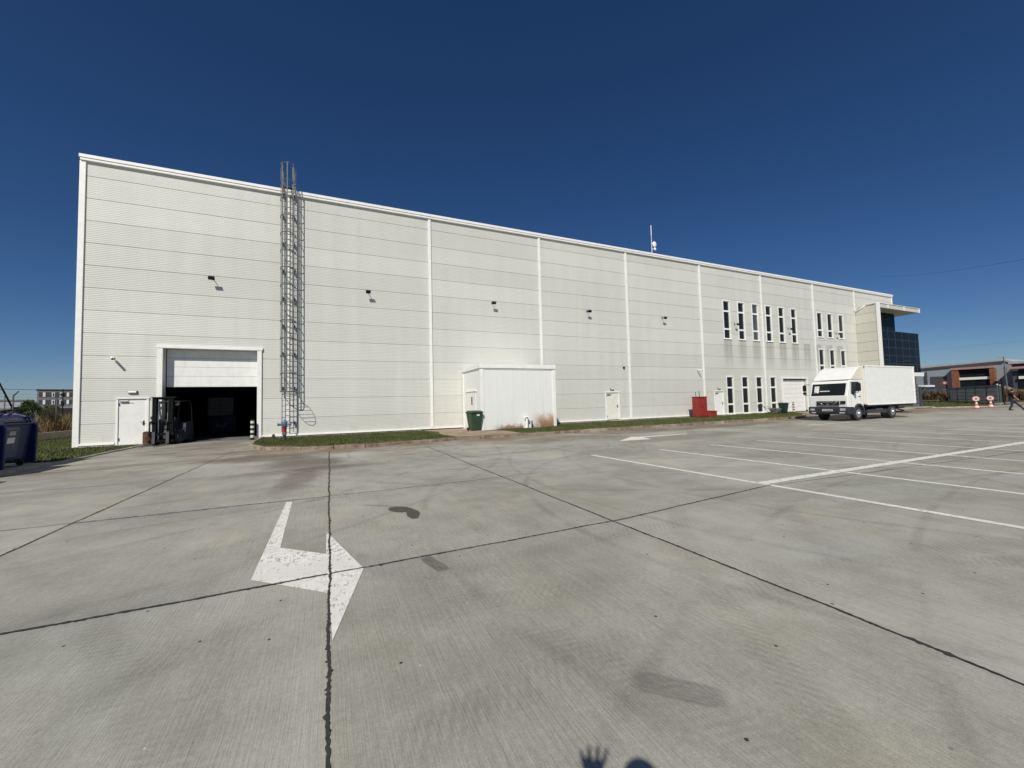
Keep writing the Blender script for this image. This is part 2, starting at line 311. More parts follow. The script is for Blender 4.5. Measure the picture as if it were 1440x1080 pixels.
# ------------------------------------------------------------------ mesh helper
class MB:
    def __init__(s): s.v = []; s.f = []; s.sm = []
    def add(s, vs, fs, smooth=False):
        b = len(s.v); s.v += [tuple(q) for q in vs]; s.f += [tuple(b+i for i in f) for f in fs]; s.sm += [smooth]*len(fs); return s
    def box(s, x0, x1, y0, y1, z0, z1):
        if x0 > x1: x0, x1 = x1, x0
        if y0 > y1: y0, y1 = y1, y0
        if z0 > z1: z0, z1 = z1, z0
        return s.add([(x0,y0,z0),(x1,y0,z0),(x1,y1,z0),(x0,y1,z0),(x0,y0,z1),(x1,y0,z1),(x1,y1,z1),(x0,y1,z1)],
              [(0,3,2,1),(4,5,6,7),(0,1,5,4),(1,2,6,5),(2,3,7,6),(3,0,4,7)])
    def cbox(s, c, dx, dy, dz, rz=0, rx=0):
        mt = Matrix.Translation(c) @ Matrix.Rotation(rz, 4, 'Z') @ Matrix.Rotation(rx, 4, 'X')
        vs = [mt @ Vector((a*dx/2, b*dy/2, c2*dz/2)) for a, b, c2 in ((-1,-1,-1),(1,-1,-1),(1,1,-1),(-1,1,-1),(-1,-1,1),(1,-1,1),(1,1,1),(-1,1,1))]
        return s.add(vs, [(0,3,2,1),(4,5,6,7),(0,1,5,4),(1,2,6,5),(2,3,7,6),(3,0,4,7)])
    def cyl(s, p0, p1, r, r2=None, n=12, cap=True):
        p0 = Vector(p0); p1 = Vector(p1); r2 = r if r2 is None else r2
        d = (p1-p0).normalized(); a = d.orthogonal().normalized(); b = d.cross(a)
        vs = []
        for P, q in ((p0, r), (p1, r2)):
            for i in range(n):
                t = 2*PI*i/n; vs.append(P + a*math.cos(t)*q + b*math.sin(t)*q)
        s.add(vs, [(i, (i+1) % n, n+(i+1) % n, n+i) for i in range(n)], True)
        if cap: s.add(vs[:n], [tuple(range(n-1, -1, -1))]); s.add(vs[n:], [tuple(range(n))])
        return s
    def tube(s, pts, r, n=6, closed=False):
        pts = [Vector(p) for p in pts]
        L = len(pts)
        for i in range(L if closed else L-1): s.cyl(pts[i], pts[(i+1) % L], r, n=n, cap=not closed)
        return s
    def prism(s, poly, ax, a, b):
        def P(u, v, w_):
            return {'x': (w_, u, v), 'y': (u, w_, v), 'z': (u, v, w_)}[ax]
        n = len(poly); vs = [P(u, v, a) for u, v in poly] + [P(u, v, b) for u, v in poly]
        return s.add(vs, [tuple(range(n-1, -1, -1)), tuple(range(n, 2*n))] + [(i, (i+1) % n, n+(i+1) % n, n+i) for i in range(n)])
    def ball(s, c, rx, ry=None, rz=None, n=12, m=8, rot=None):
        ry = rx if ry is None else ry; rz = rx if rz is None else rz; c = Vector(c)
        vs = []; 
        for j in range(m+1):
            ph = PI*j/m
            for i in range(n):
                th = 2*PI*i/n; q = Vector((rx*math.sin(ph)*math.cos(th), ry*math.sin(ph)*math.sin(th), rz*math.cos(ph)))
                if rot: q = rot @ q
                vs.append(c+q)
        fs = [(j*n+i, (j+1)*n+i, (j+1)*n+(i+1) % n, j*n+(i+1) % n) for j in range(m) for i in range(n)]
        return s.add(vs, fs, True)
    def quad(s, a, b, c, d): return s.add([a, b, c, d], [(0, 1, 2, 3)])
    def build(s, name, mat, parent=None, local=False, bevel=0):
        me = bpy.data.meshes.new(name)
        off = Vector((0, 0, 0))
        if parent is not None and not local:
            q = parent
            while q is not None: off = off + q.location; q = q.parent
        me.from_pydata([Vector(v)-off for v in s.v], [], s.f)
        me.polygons.foreach_set('use_smooth', s.sm)
        bm = bmesh.new(); bm.from_mesh(me); bmesh.ops.remove_doubles(bm, verts=bm.verts, dist=1e-5)
        bmesh.ops.recalc_face_normals(bm, faces=bm.faces)
        for e in bm.edges:
            if len(e.link_faces) == 2 and e.calc_face_angle(0) > 0.7: e.smooth = False
        bm.to_mesh(me); bm.free()
        me.materials.append(mat)
        o = bpy.data.objects.new(name, me); sc.collection.objects.link(o); o.parent = parent
        if bevel:
            md = o.modifiers.new('bevel', 'BEVEL'); md.width = bevel; md.segments = 2; md.limit_method = 'ANGLE'; md.angle_limit = .6
        return o

def tag(o, label=None, cat=None, group=None, kind=None):
    if label: o['label'] = label
    if cat: o['category'] = cat
    if group: o['group'] = group
    if kind: o['kind'] = kind
    return o
def empty(name, loc, label, cat, group=None, rz=0):
    o = bpy.data.objects.new(name, None); sc.collection.objects.link(o); o.location = loc; o.rotation_euler = (0, 0, rz)
    o.empty_display_size = .2
    return tag(o, label, cat, group)
def copy_tree(o, parent=None, loc=None, label=None):
    c = o.copy(); sc.collection.objects.link(c); c.parent = parent
    if loc is not None: c.location = loc
    if label: c['label'] = label
    for ch in list(o.children): copy_tree(ch, c)
    return c
def text_mb(body, size, ext=.004):
    cu = bpy.data.curves.new('t', 'FONT'); cu.body = body; cu.size = size; cu.extrude = ext; cu.align_x = 'CENTER'; cu.align_y = 'CENTER'
    o = bpy.data.objects.new('t', cu); sc.collection.objects.link(o)
    dg = bpy.context.evaluated_depsgraph_get(); me = bpy.data.meshes.new_from_object(o.evaluated_get(dg))
    vs = [v.co.copy() for v in me.vertices]; fs = [tuple(p.vertices) for p in me.polygons]
    bpy.data.objects.remove(o); bpy.data.meshes.remove(me)
    return vs, fs
def remesh_build(mb, name, mat, parent, voxel=.012, smooth=4, local=True):
    o = mb.build(name, mat, parent, local=local)
    for e in o.data.edges: e.use_edge_sharp = False
    md = o.modifiers.new('r', 'REMESH'); md.mode = 'VOXEL'; md.voxel_size = voxel; md.use_smooth_shade = True
    md2 = o.modifiers.new('s', 'SMOOTH'); md2.factor = .5; md2.iterations = smooth
    bpy.context.view_layer.update()
    dg = bpy.context.evaluated_depsgraph_get(); me = bpy.data.meshes.new_from_object(o.evaluated_get(dg))
    o.modifiers.clear(); o.data = me
    if not me.materials: me.materials.append(mat)
    return o

# ================================================================== THE SETTING
def sheet(name, poly, z, mat, kind='structure', zf=None):
    mb = MB(); mb.add([(x, y, z if zf is None else zf(x, y)) for x, y in poly], [tuple(range(len(poly)))])
    return tag(mb.build(name, mat), kind=kind)
sheet('ground', [(-900, -900), (1500, -900), (1500, 1500), (-900, 1500)], -.06, M['field'])
sheet('yard', [(-60, -90), (128, -90), (128, 0), (-60, 0)], 0, M['yard'])

# verge by the building (island)
K = [(7.12, -.02), (7.14, -3.0), (7.35, -5.2), (8.0, -6.75), (9.4, -7.85), (11.6, -8.35), (15.3, -7.75), (20, -7.75), (26, -7.68), (31.5, -7.45), (38, -7.42), (40.6, -7.2),
     (42.2, -6.7), (43.6, -5.8), (46, -4.6), (48.6, -2.4), (49.9, -.02)]
def zi(y): return .02+.10*min(1, max(0, -y/7.4))
def strip_between(mb, inner, outer, z0, z1):
    for i in range(len(inner)-1):
        mb.quad((*inner[i], z0(inner[i])), (*inner[i+1], z0(inner[i+1])), (*outer[i+1], z1(outer[i+1])), (*outer[i], z1(outer[i])))
def offset_poly(P, d):
    out = []
    for i, p in enumerate(P):
        a = Vector(P[max(0, i-1)]); b = Vector(P[min(len(P)-1, i+1)]); t = (b-a).normalized(); n = Vector((-t.y, t.x))
        out.append((p[0]+n.x*d, p[1]+n.y*d))
    return out
Kd = []
for i in range(len(K)-1):
    n = max(1, int((Vector(K[i+1])-Vector(K[i])).length/1.0))
    for j in range(n): Kd.append((K[i][0]+(K[i+1][0]-K[i][0])*j/n, K[i][1]+(K[i+1][1]-K[i][1])*j/n))
Kd.append(K[-1])
Ki = offset_poly(Kd, .14)
def kerb(name, outer, inner, h, mat, drop=None):
    mb = MB()
    for i in range(len(outer)-1):
        a, b, c, d = outer[i], outer[i+1], inner[i+1], inner[i]
        g = .012
        A = Vector(a); B = Vector(b); t = (B-A).normalized()*g; C_ = Vector(c)-t; D_ = Vector(d)+t; A = A+t; B = B-t
        hh = h+random.uniform(-.008, .008)
        if drop and drop(a): hh = .03
        mb.add([(A.x, A.y, -.01), (B.x, B.y, -.01), (C_.x, C_.y, -.01), (D_.x, D_.y, -.01), (A.x, A.y, hh), (B.x, B.y, hh), (C_.x, C_.y, hh), (D_.x, D_.y, hh)],
               [(0,3,2,1),(4,5,6,7),(0,1,5,4),(1,2,6,5),(2,3,7,6),(3,0,4,7)])
    return tag(mb.build(name, mat, bevel=.01), kind='structure')
kerb('kerb', Kd, Ki, .125, M['kerb'], drop=None)
mb = MB()
for i in range(len(Ki)-1):
    a, b = Ki[i], Ki[i+1]
    if b[0]-a[0] < .02: continue
    N_ = 6
    for j in range(N_):
        f0, f1 = j/N_, (j+1)/N_
        q = [(a[0], a[1]*(1-f0)), (b[0], b[1]*(1-f0)), (b[0], b[1]*(1-f1)), (a[0], a[1]*(1-f1))]
        mb.add([(x, min(y, -.001), zi(y)+random.uniform(0, .0)) for x, y in q], [(0, 1, 2, 3)])
tag(mb.build('verge', M['soil']), kind='structure')
mb = MB()
def apr(x0, x1, w_):
    n = max(1, int((x1-x0)/.8))
    for i in range(n):
        a = x0+(x1-x0)*i/n; b = x0+(x1-x0)*(i+1)/n
        mb.box(a+.006, b-.006, -w_, -.001, .0, zi(-w_)+.025)
apr(7.3, 15.4, .5); apr(23.2, 29.2, .45); apr(31, 41, .4); apr(42.4, 49.6, .45)
tag(mb.build('apron', M['apron']), kind='structure')
mb = MB()
pts = [(15.45, -7.58), (18.6, -7.58), (18.9, -5.2), (18.05, -3.5), (18.05, -.0), (15.5, -.0), (15.9, -2.5), (15.3, -5.2)]
mb.add([(x, y, zi(y)+.012) for x, y in pts], [(0, 1, 2, 6, 7), (2, 3, 6), (3, 4, 5, 6)][0:0] + [(0, 1, 2, 7), (7, 2, 3, 6), (6, 3, 4, 5)])
tag(mb.build('dirt_path', M['dirt']), kind='structure')
sheet('door_step', [(29.0, -1.0), (31.3, -1.0), (31.3, -.002), (29.0, -.002)], .075, M['apron'])
sheet('side_step', [(40.9, -.9), (42.35, -.9), (42.35, -.002), (40.9, -.002)], .072, M['apron'])

# left verge, kerb, pad for the containers
KL = [(2.62, y) for y in (-.02, -1, -2, -3, -4, -5, -6, -7, -8, -9, -10, -11, -12, -13, -14, -15)]
kerb('kerb', KL[::-1], [(x-.12, y) for x, y in KL][::-1], .05, M['conc'])
sheet('verge', [(-5.2, -7.0), (2.5, -7.0), (2.5, -.55), (0, -.55), (-.25, 0), (-.25, 60), (-5.2, 60)], .045, M['soil'])
sheet('path', [(.02, -.54), (2.5, -.54), (2.5, -.0), (.02, -.0)], .06, M['apron'])
sheet('container_pad', [(-3, -15), (2.5, -15), (2.5, -7.01), (-3, -7.01)], .045, M['apron'])
# right verge
KR = [(62.5, -3.9), (64.5, -4.4), (66.4, -4.9), (68.3, -6.3), (70.5, -7.9), (74, -8.2), (78.2, -7.9)]
kerb('kerb', KR, offset_poly(KR, .25), .10, M['apron'])
sheet('verge', [(62.5, -3.6), (64.5, -4.1), (66.5, -4.7), (68.5, -6.0), (70.5, -7.6), (74, -7.9), (78, -7.6), (100, 1.5), (128, 8), (128, 60), (80, 60), (78, 2), (62.5, -.9)], .09, M['soil'])
sheet('field', [(100.5, -60), (130, -60), (130, 80), (100.5, 80)], .12, M['field'])

# joints
def ribbon(pts_fn, n, w0, w1, jit, z=.006):
    mb = MB(); L = []; Rr = []
    for i in range(n+1):
        t = i/n; (x, y), (nx, ny) = pts_fn(t)
        wv = w0+(w1-w0)*t
        a = wv*(1+random.uniform(-jit, jit)); b = wv*(1+random.uniform(-jit, jit))
        if random.random() < .06: a *= 1.9
        if random.random() < .06: b *= 1.9
        L.append((x+nx*a, y+ny*a, z)); Rr.append((x-nx*b, y-ny*b, z))
    for i in range(n): mb.quad(L[i], Rr[i], Rr[i+1], L[i+1])
    return mb
def wig(a, b, s_=.012):
    ph = [random.uniform(0, 6) for _ in range(4)]
    def f(t):
        x = a[0]+(b[0]-a[0])*t; y = a[1]+(b[1]-a[1])*t; d = (Vector(b)-Vector(a)); L = d.length; d.normalize()
        o = s_*(math.sin(t*L*1.3+ph[0])*.5+math.sin(t*L*3.7+ph[1])*.3+math.sin(t*L*9+ph[2])*.25)
        return (x-d.y*o, y+d.x*o), (-d.y, d.x)
    return f
def joint(a, b, w0, w1, n, mat='seal', z=.006, jit=.45):
    tag(ribbon(wig(a, b), n, w0, w1, jit, z).build('joint', M[mat]), kind='structure')
joint((10.355, -24.6), (10.355, -16.8), .008, .010, 420); joint((10.355, -16.8), (10.35, -9.0), .012, .014, 200, z=.0065)
joint((13.68, -25), (13.67, -17), .010, .010, 400); joint((13.67, -17), (13.67, -9.5), .010, .012, 150)
joint((7.06, -22), (7.07, -12), .008, .009, 300); joint((7.07, -12), (7.08, -7.5), .007, .008, 80, 'seal2')
joint((1.5, -20.52), (10.34, -20.44), .011, .011, 400, z=.0095); joint((10.37, -20.44), (13.7, -20.38), .008, .008, 150, z=.0095); joint((13.7, -20.38), (17.4, -20.02), .009, .010, 160, z=.007)
joint((-2, -16.75), (7.06, -16.8), .008, .008, 200, 'seal2'); joint((7.06, -16.8), (10.35, -16.85), .010, .011, 120, z=.007); joint((10.37, -16.85), (14.5, -16.75), .008, .008, 120, 'seal2')
joint((17.4, -20.05), (30, -20.9), .008, .012, 200, 'seal2', z=.003); joint((2.8, -13.1), (17, -13.2), .008, .008, 160, 'seal2'); joint((2.8, -9.9), (10.3, -9.95), .006, .006, 100, 'seal2')
joint((17.1, -9), (17.25, -15), .006, .006, 80, 'seal2')

# painted lines
def line(a, b, wd, z=.004, n=None):
    a = Vector(a); b = Vector(b); d = (b-a); L = d.length; d.normalize(); nx, ny = -d.y*wd/2, d.x*wd/2
    n = n or max(4, int(L/.25)); mb = MB()
    P = []
    for i in range(n+1):
        t = i/n; c = a+(b-a)*t; e1 = 1+random.uniform(-.07, .07); e2 = 1+random.uniform(-.07, .07)
        P.append(((c.x+nx*e1, c.y+ny*e1, z), (c.x-nx*e2, c.y-ny*e2, z)))
    for i in range(n): mb.quad(P[i][0], P[i][1], P[i+1][1], P[i+1][0])
    return tag(mb.build('parking_line', M['paint']), kind='structure')
line((17.21, -15.0), (17.52, -24.5), .125)
for x0, x1, ye in ((19.66, 19.84, -24.4), (21.93, 22.1, -24.4), (24.28, 24.15, -24.4), (26.6, 26.45, -24.4), (29.1, 29.0, -24.4), (31.5, 31.4, -24.4), (33.95, 33.85, -24.4), (36.4, 36.3, -24.4), (38.9, 38.8, -24.4)):
    line((x0, -15.1), (x1, ye), .12)
line((17.36, -19.86), (45, -20.2), .19, z=.008)
def flat(poly, z=.004):
    bm_ = MB(); bm_.add([(x, y, z) for x, y in poly], [tuple(range(len(poly)))]); return tag(bm_.build('road_arrow', M['paint']), kind='structure')
flat([(9.71, -16.93), (9.80, -16.98), (9.86, -19.40), (10.325, -19.86), (10.325, -19.02), (10.655, -20.45), (10.375, -21.62), (10.355, -20.86), (9.71, -20.24)])
flat([(20.4, -12.30), (22.0, -11.15), (22.15, -11.42), (24.8, -11.45), (24.8, -11.62), (22.1, -11.75), (21.9, -12.45)])
line((33.4, -11.75), (37.3, -11.75), .16)

# grass blades (nobody could count them)
def blades(name, spots, h0, h1, wd, mat, zfn, lean=.5):
    vs = []; fs = []
    for (x, y) in spots:
        a = random.uniform(0, PI); h = random.uniform(h0, h1); dx, dy = math.cos(a)*wd, math.sin(a)*wd
        lx, ly = random.uniform(-lean, lean)*h, random.uniform(-lean, lean)*h; z = zfn(x, y)
        b = len(vs); vs += [(x-dx, y-dy, z), (x+dx, y+dy, z), (x+lx, y+ly, z+h)]; fs.append((b, b+1, b+2))
    me = bpy.data.meshes.new(name); me.from_pydata(vs, [], fs); me.materials.append(mat)
    o = bpy.data.objects.new(name, me); sc.collection.objects.link(o); return tag(o, kind='stuff')
def kerb_y(x):
    for i in range(len(Ki)-1):
        if Ki[i][0] <= x <= Ki[i+1][0]: 
            t = (x-Ki[i][0])/max(1e-6, Ki[i+1][0]-Ki[i][0]); return Ki[i][1]+(Ki[i+1][1]-Ki[i][1])*t
    return 0
sp = []; spd = []
while len(sp) < 60000:
    x = random.uniform(7.3, 49.7) if random.random() < .45 else random.uniform(7.3, 24); ky = kerb_y(x); y = random.uniform(ky, -.45)
    if ky > -.6: continue
    if 15.4 < x < 18.2 or (x > 18 and x < 18.8 and y < -3.4): continue
    if 18.0 < x < 23.1 and y > -3.5: continue
    if 15.2 < x < 19.0 and random.random() < .7: continue
    if math.sin(x*.9+y*1.3)+math.sin(x*2.3-y*.7)+math.sin(x*.37+1)*.8 > 1.35 and random.random() < .75: continue
    if y-ky < .35+.25*math.sin(x*1.7)+random.uniform(-.2, .2):
        if random.random() < .25: spd.append((x, y))
        continue
    sp.append((x, y))
blades('grass', sp, .03, .085, .014, M['grass'], lambda x, y: zi(y))
blades('dry_grass_edge', spd+[(random.uniform(7.4, 16), 0) for _ in range(0)], .02, .07, .016, M['dryg'], lambda x, y: zi(y))
sp = [(random.uniform(-5, 2.45), random.uniform(-6.9, -.7)) for _ in range(9000)]+[(random.uniform(-5, -.4), random.uniform(-.5, 22)) for _ in range(16000)]
blades('grass', sp, .03, .09, .018, M['grass'], lambda x, y: .045)
sp = [(random.uniform(64, 98), random.uniform(-7.4, 4)) for _ in range(9000)]
sp = [(x, y) for x, y in sp if y > (-4.2-(x-64)*.5 if x < 70.5 else -7.4+(max(0, x-78))*.42) and not (x < 72.7 and y > -1)]
blades('grass', sp, .04, .12, .04, M['grass'], lambda x, y: .09)
# dry vegetation beyond the low wall and beyond the gate
def clumps(n, xr, yr, h0, h1, wd, per, mat, name, z0, hf=None, rad=.35):
    spv = []; 
    vs = []; fs = []
    for _ in range(n):
        cx, cy = random.uniform(*xr), random.uniform(*yr); H = random.uniform(h0, h1)*(hf(cx, cy) if hf else 1)
        for _ in range(per):
            a = random.uniform(0, 2*PI); rd = rad*random.random(); x, y = cx+rd*math.cos(a), cy+rd*math.sin(a)
            h = H*random.uniform(.45, 1); ln = rad*1.4*random.uniform(.2, 1); ta = random.uniform(0, PI); dx, dy = math.cos(ta)*wd, math.sin(ta)*wd
            mx, my = x+math.cos(a)*ln*.35, y+math.sin(a)*ln*.35; tx, ty = x+math.cos(a)*ln, y+math.sin(a)*ln
            b = len(vs); vs += [(x-dx, y-dy, z0), (x+dx, y+dy, z0), (mx+dx, my+dy, z0+h*.6), (mx-dx, my-dy, z0+h*.6), (tx, ty, z0+h)]
            fs += [(b, b+1, b+2, b+3), (b+3, b+2, b+4)]
    me = bpy.data.meshes.new(name); me.from_pydata(vs, [], fs); me.materials.append(mat)
    o = bpy.data.objects.new(name, me); sc.collection.objects.link(o); return tag(o, kind='stuff')
clumps(420, (-12, -5.7), (1, 34), .8, 1.9, .02, 42, M['dryg'], 'dry_reeds', -.05)
clumps(120, (-14, -6.5), (6, 40), 1.0, 2.0, .03, 30, M['leaf2'], 'scrub', -.05)
clumps(420, (101.6, 105), (-1, 17), 1.3, 2.15, .05, 30, M['reed'], 'dry_reeds', .1, rad=.6)
clumps(700, (103, 110), (-30, 0), 1.6, 2.6, .06, 30, M['reed'], 'dry_reeds', .1, hf=lambda x, y: 1.0 if y < -4 else .8, rad=.7)
mb = MB()
n = 40
for i in range(n):
    y0 = -40+i*1.1; y1 = y0+1.1
    h_ = [2.0+.35*math.sin(y0*.9)+.2*math.sin(y0*2.3), 2.0+.35*math.sin(y1*.9)+.2*math.sin(y1*2.3)]
    mb.quad((105, y0, .1), (105, y1, .1), (108, y1, h_[1]), (108, y0, h_[0])); mb.quad((108, y0, h_[0]), (108, y1, h_[1]), (114, y1, .1), (114, y0, .1))
tag(mb.build('earth_bank', M['field']), kind='structure')

# ================================================================== WAREHOUSE
WX, WZ = 72.6, 13.40
bld = empty('warehouse', (36, 0, 0), 'long pale grey warehouse of ribbed panels with white joint strips and a dock opening', 'warehouse')
holes = [(3.03, 6.92, 0, 4.63)]
uw = [43.15+1.972*i for i in range(6)]                       # upper row x centres
winU = [(c-.42, c+.42, 6.90, 10.33) for c in uw]
winR = [(c-.45, c+.45, 7.72, 10.27) for c in (57.45, 59.3, 61.4)]
winM = [(c-.45, c+.45, 3.75, 6.38) for c in (57.45, 59.4, 61.45)]
winL = [(c-.42, c+.42, .14, 3.42) for c in (43.15, 45.2, 47.18, 49.22)]
roll = (50.65, 54.5, 0, 3.3)
doors = [(1.38, 2.48, .03, 2.18), (29.36, 30.58, .10, 2.16), (41.1, 42.2, .06, 2.12)]
holes += winU+winR+winM+winL+[roll]+doors
# cladding profile: list of (y, z) going up
prof = [(-.0, .14)]
z = .14
joints_z = [1.05*i for i in range(1, 13)]
ribs = 12
zedges = [.14]+joints_z+[WZ-.02]
segs = []
for a, b in zip(zedges[:-1], zedges[1:]):
    p0, p1 = a+.011, b-.011
    rh = (p1-p0)/ribs
    segs.append([(.018, a), (.018, p0), (0.0, p0+.008)])
    for i in range(ribs):
        z0 = p0+rh*i; segs[-1] += [(0.0, z0+rh*.12), (0.0, z0+rh*.55), (.003, z0+rh*.66), (.003, z0+rh*.92)]
    segs[-1] += [(0, p1), (.018, p1+.005), (.018, b)]
P = []
for s_ in segs: P += s_
Q = []
for p_ in P:
    if not Q or abs(p_[1]-Q[-1][1]) > 1e-6 or abs(p_[0]-Q[-1][0]) > 1e-6: Q.append(p_)
P = sorted(Q, key=lambda t: t[1])
zc = sorted(set([h for H in holes for h in (H[2], H[3])]))
# insert hole heights in the profile
for h in zc:
    if not any(abs(h-q[1]) < 1e-4 for q in P) and h > .14:
        for i in range(len(P)-1):
            if P[i][1] < h < P[i+1][1]:
                t = (h-P[i][1])/(P[i+1][1]-P[i][1]); P.insert(i+1, (P[i][0]+(P[i+1][0]-P[i][0])*t, h)); break
xe = sorted(set([0.0, WX]+[h for H in holes for h in (H[0], H[1])]+[8.0*i for i in range(1, 10)]))
mb = MB()
for i in range(len(xe)-1):
    xm = (xe[i]+xe[i+1])/2
    for j in range(len(P)-1):
        zm = (P[j][1]+P[j+1][1])/2
        if any(H[0] < xm < H[1] and H[2] < zm < H[3] for H in holes): continue
        (ya, za), (yb, zb) = P[j], P[j+1]
        mb.quad((xe[i], ya, za), (xe[i+1], ya, za), (xe[i+1], yb, zb), (xe[i], yb, zb))
for H in holes:   # reveals
    d = .37 if H[1]-H[0] > 3 else .16
    x0, x1, z0, z1 = H
    mb.quad((x0, .0, z0), (x0, d, z0), (x0, d, z1), (x0, .0, z1)); mb.quad((x1, .0, z0), (x1, d, z0), (x1, d, z1), (x1, .0, z1)); mb.quad((x0, .0, z1), (x1, .0, z1), (x1, d, z1), (x0, d, z1))
mb.build('front_wall', M['clad'], bld)
# dark plinth under the cladding (cut at door openings)
mb = MB()
for a, b in ((0, 1.38), (2.48, 3.03), (6.92, 29.36), (30.58, 41.1), (42.2, 50.65), (54.5, WX)): mb.box(a, b, .012, .2, 0, .14)
mb.build('plinth', M['dark'], bld)
for a, b in ((.102, 1.32), (2.54, 2.8), (7.14, 18.08), (22.95, 29.28), (30.66, 41.0), (42.3, 50.55), (54.6, WX)): mb = MB(); mb.box(a, b, -.06, .0-.002, .095, .19); mb.build('base_trim', M['white'], bld)
# shell
mb = MB(); mb.box(0, .2, .35, 44, 0, 13.2); mb.build('side_wall', M['clad2'], bld)
mb = MB(); mb.box(WX-.2, WX-.002, .21, 44, 0, 13.2); mb.build('side_wall', M['clad2'], bld)
mb = MB(); mb.box(0, WX, 44, 44.2, 0, 13.2); mb.build('rear_wall', M['clad2'], bld)
mb = MB(); mb.box(.2, WX-.2, .3, 44, 12.7, 12.85); mb.build('roof', M['roof'], bld)
# inner skin, a lining that keeps the hall dark
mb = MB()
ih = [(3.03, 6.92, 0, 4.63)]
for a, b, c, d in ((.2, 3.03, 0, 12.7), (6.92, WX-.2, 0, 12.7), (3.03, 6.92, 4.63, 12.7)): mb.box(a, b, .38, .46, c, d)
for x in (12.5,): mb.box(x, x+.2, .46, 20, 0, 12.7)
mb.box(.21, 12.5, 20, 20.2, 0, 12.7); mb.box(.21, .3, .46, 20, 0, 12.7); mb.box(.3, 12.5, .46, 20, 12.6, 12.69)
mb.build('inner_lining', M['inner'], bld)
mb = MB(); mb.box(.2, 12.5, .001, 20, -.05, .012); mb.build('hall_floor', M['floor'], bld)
# trims
mb = MB(); mb.box(-.12, WX+.10, -.15, .34, WZ, WZ+.155); mb.box(-.09, WX+.07, -.12, .30, WZ-.12, WZ-.002); mb.build('roof_trim', M['white'], bld, bevel=.012)
mb = MB(); mb.box(-.12, -.002, -.06, .42, .03, WZ-.125); mb.box(-.002, .10, -.06, -.002, .03, WZ-.125); mb.build('corner_trim', M['white'], bld, bevel=.01)
mb = MB(); mb.box(WX-.14, WX+.05, -.06, -.002, 11.0, WZ-.125); mb.box(WX+.001, WX+.05, -.002, .4, 9.0, WZ-.125); mb.build('corner_trim', M['white'], bld, bevel=.01)
for x in (8.32, 16.12, 23.95, 31.72, 39.86, 48.07, 56.4, 64.25):
    zb = .195; zt = WZ-.125
    mb = MB()
    if abs(x-64.25) > .1:
        mb.box(x-.085, x+.085, -.07, -.002, zb, zt)
    else: mb.box(x-.085, x+.085, -.07, -.002, 10.95, zt)
    mb.build('joint_strip', M['white'], bld, bevel=.012)
# windows
def window(H, bars):
    x0, x1, z0, z1 = H
    mb = MB(); t = .055; y0, y1 = .02, .09
    mb.box(x0+.001, x0+t, y0, y1, z0, z1); mb.box(x1-t, x1-.001, y0, y1, z0, z1)
    mb.box(x0+t, x1-t, y0, y1, z1-t, z1-.001); mb.box(x0+t, x1-t, y0, y1, z0+.001, z0+t)
    for b in bars: mb.box(x0+t, x1-t, y0+.002, y1, b-.075, b+.075)
    # outside flashing
    f = .045
    mb.box(x0-f, x0-.001, -.035, .02, z0-.04, z1+.10); mb.box(x1+.001, x1+f, -.035, .02, z0-.04, z1+.10)
    mb.box(x0-.001, x1+.001, -.035, .02, z1+.001, z1+.10); mb.box(x0-f-.02, x1+f+.02, -.07, .02, z0-.07, z0-.041)
    mb.box(x0-.001, x1+.001, -.03, .018, z0-.04, z0-.001)
    wn = mb.build('window', M['white'], bld)
    g = MB(); g.box(x0+.02, x1-.02, .10, .12, z0+.02, z1-.02); g.build('pane', M['glass_refl' if abs(x0-47.094+.42) < .3 and z0 > 6 else 'glass'], wn)
    k = MB(); k.box(x0, x1, .155, .17, z0, z1); k.build('blind', M['gbld2'], wn)
for H in winU: window(H, (9.42, 7.78))
for H in winR: window(H, (8.45,))
for H in winM: window(H, (4.72,))
for H in winL: window(H, (2.47, .98))
# personnel doors
M['yell'] = simple('yellowed_door_paint', (.75, .75, .66), .5, var=.05, dirt=.2)
def pdoor(H, hinge, mat='doorw'):
    x0, x1, z0, z1 = H
    mb = MB(); mb.box(x0+.04, x1-.04, .01, .06, z0+.02, z1-.04); d = mb.build('door', M[mat], bld, bevel=.008)
    f = MB(); f.box(x0-.05, x0+.035, -.03, .1, z0, z1+.01); f.box(x1-.035, x1+.05, -.03, .1, z0, z1+.01); f.box(x0-.07, x1+.07, -.05, .1, z1+.012, z1+.07); f.box(x0+.035, x1-.035, -.0, .1, z1-.035, z1+.011)
    f.build('door_frame', M['white'], d)
    hx = x1-.14 if hinge == 'l' else x0+.14
    h = MB(); h.box(hx-.025, hx+.025, -.008, .009, 1.0+z0-.1, 1.0+z0+.12); h.cyl((hx, -.008, 1.05+z0), (hx, -.07, 1.05+z0), .014); h.cyl((hx, -.062, 1.05+z0), (hx+(-.12 if hinge == 'l' else .12), -.062, 1.05+z0), .012)
    h.build('handle', M['black'], d)
    a = MB(); ax = x0+.25
    a.box(ax-.14, ax+.14, -.055, .009, z1-.16, z1-.10); a.cyl((ax+.1, -.03, z1-.13), (ax+.24, -.12, z1-.05), .012); a.build('closer', M['galv'], d)
    xh = x0+.06
    for zz in (z0+.2, z1-.32): q = MB(); q.box(xh, xh+.03, -.012, .009, zz, zz+.14); q.build('hinge', M['plast'], d)
pdoor(doors[0], 'l'); pdoor(doors[1], 'l', 'yell'); pdoor(doors[2], 'l')
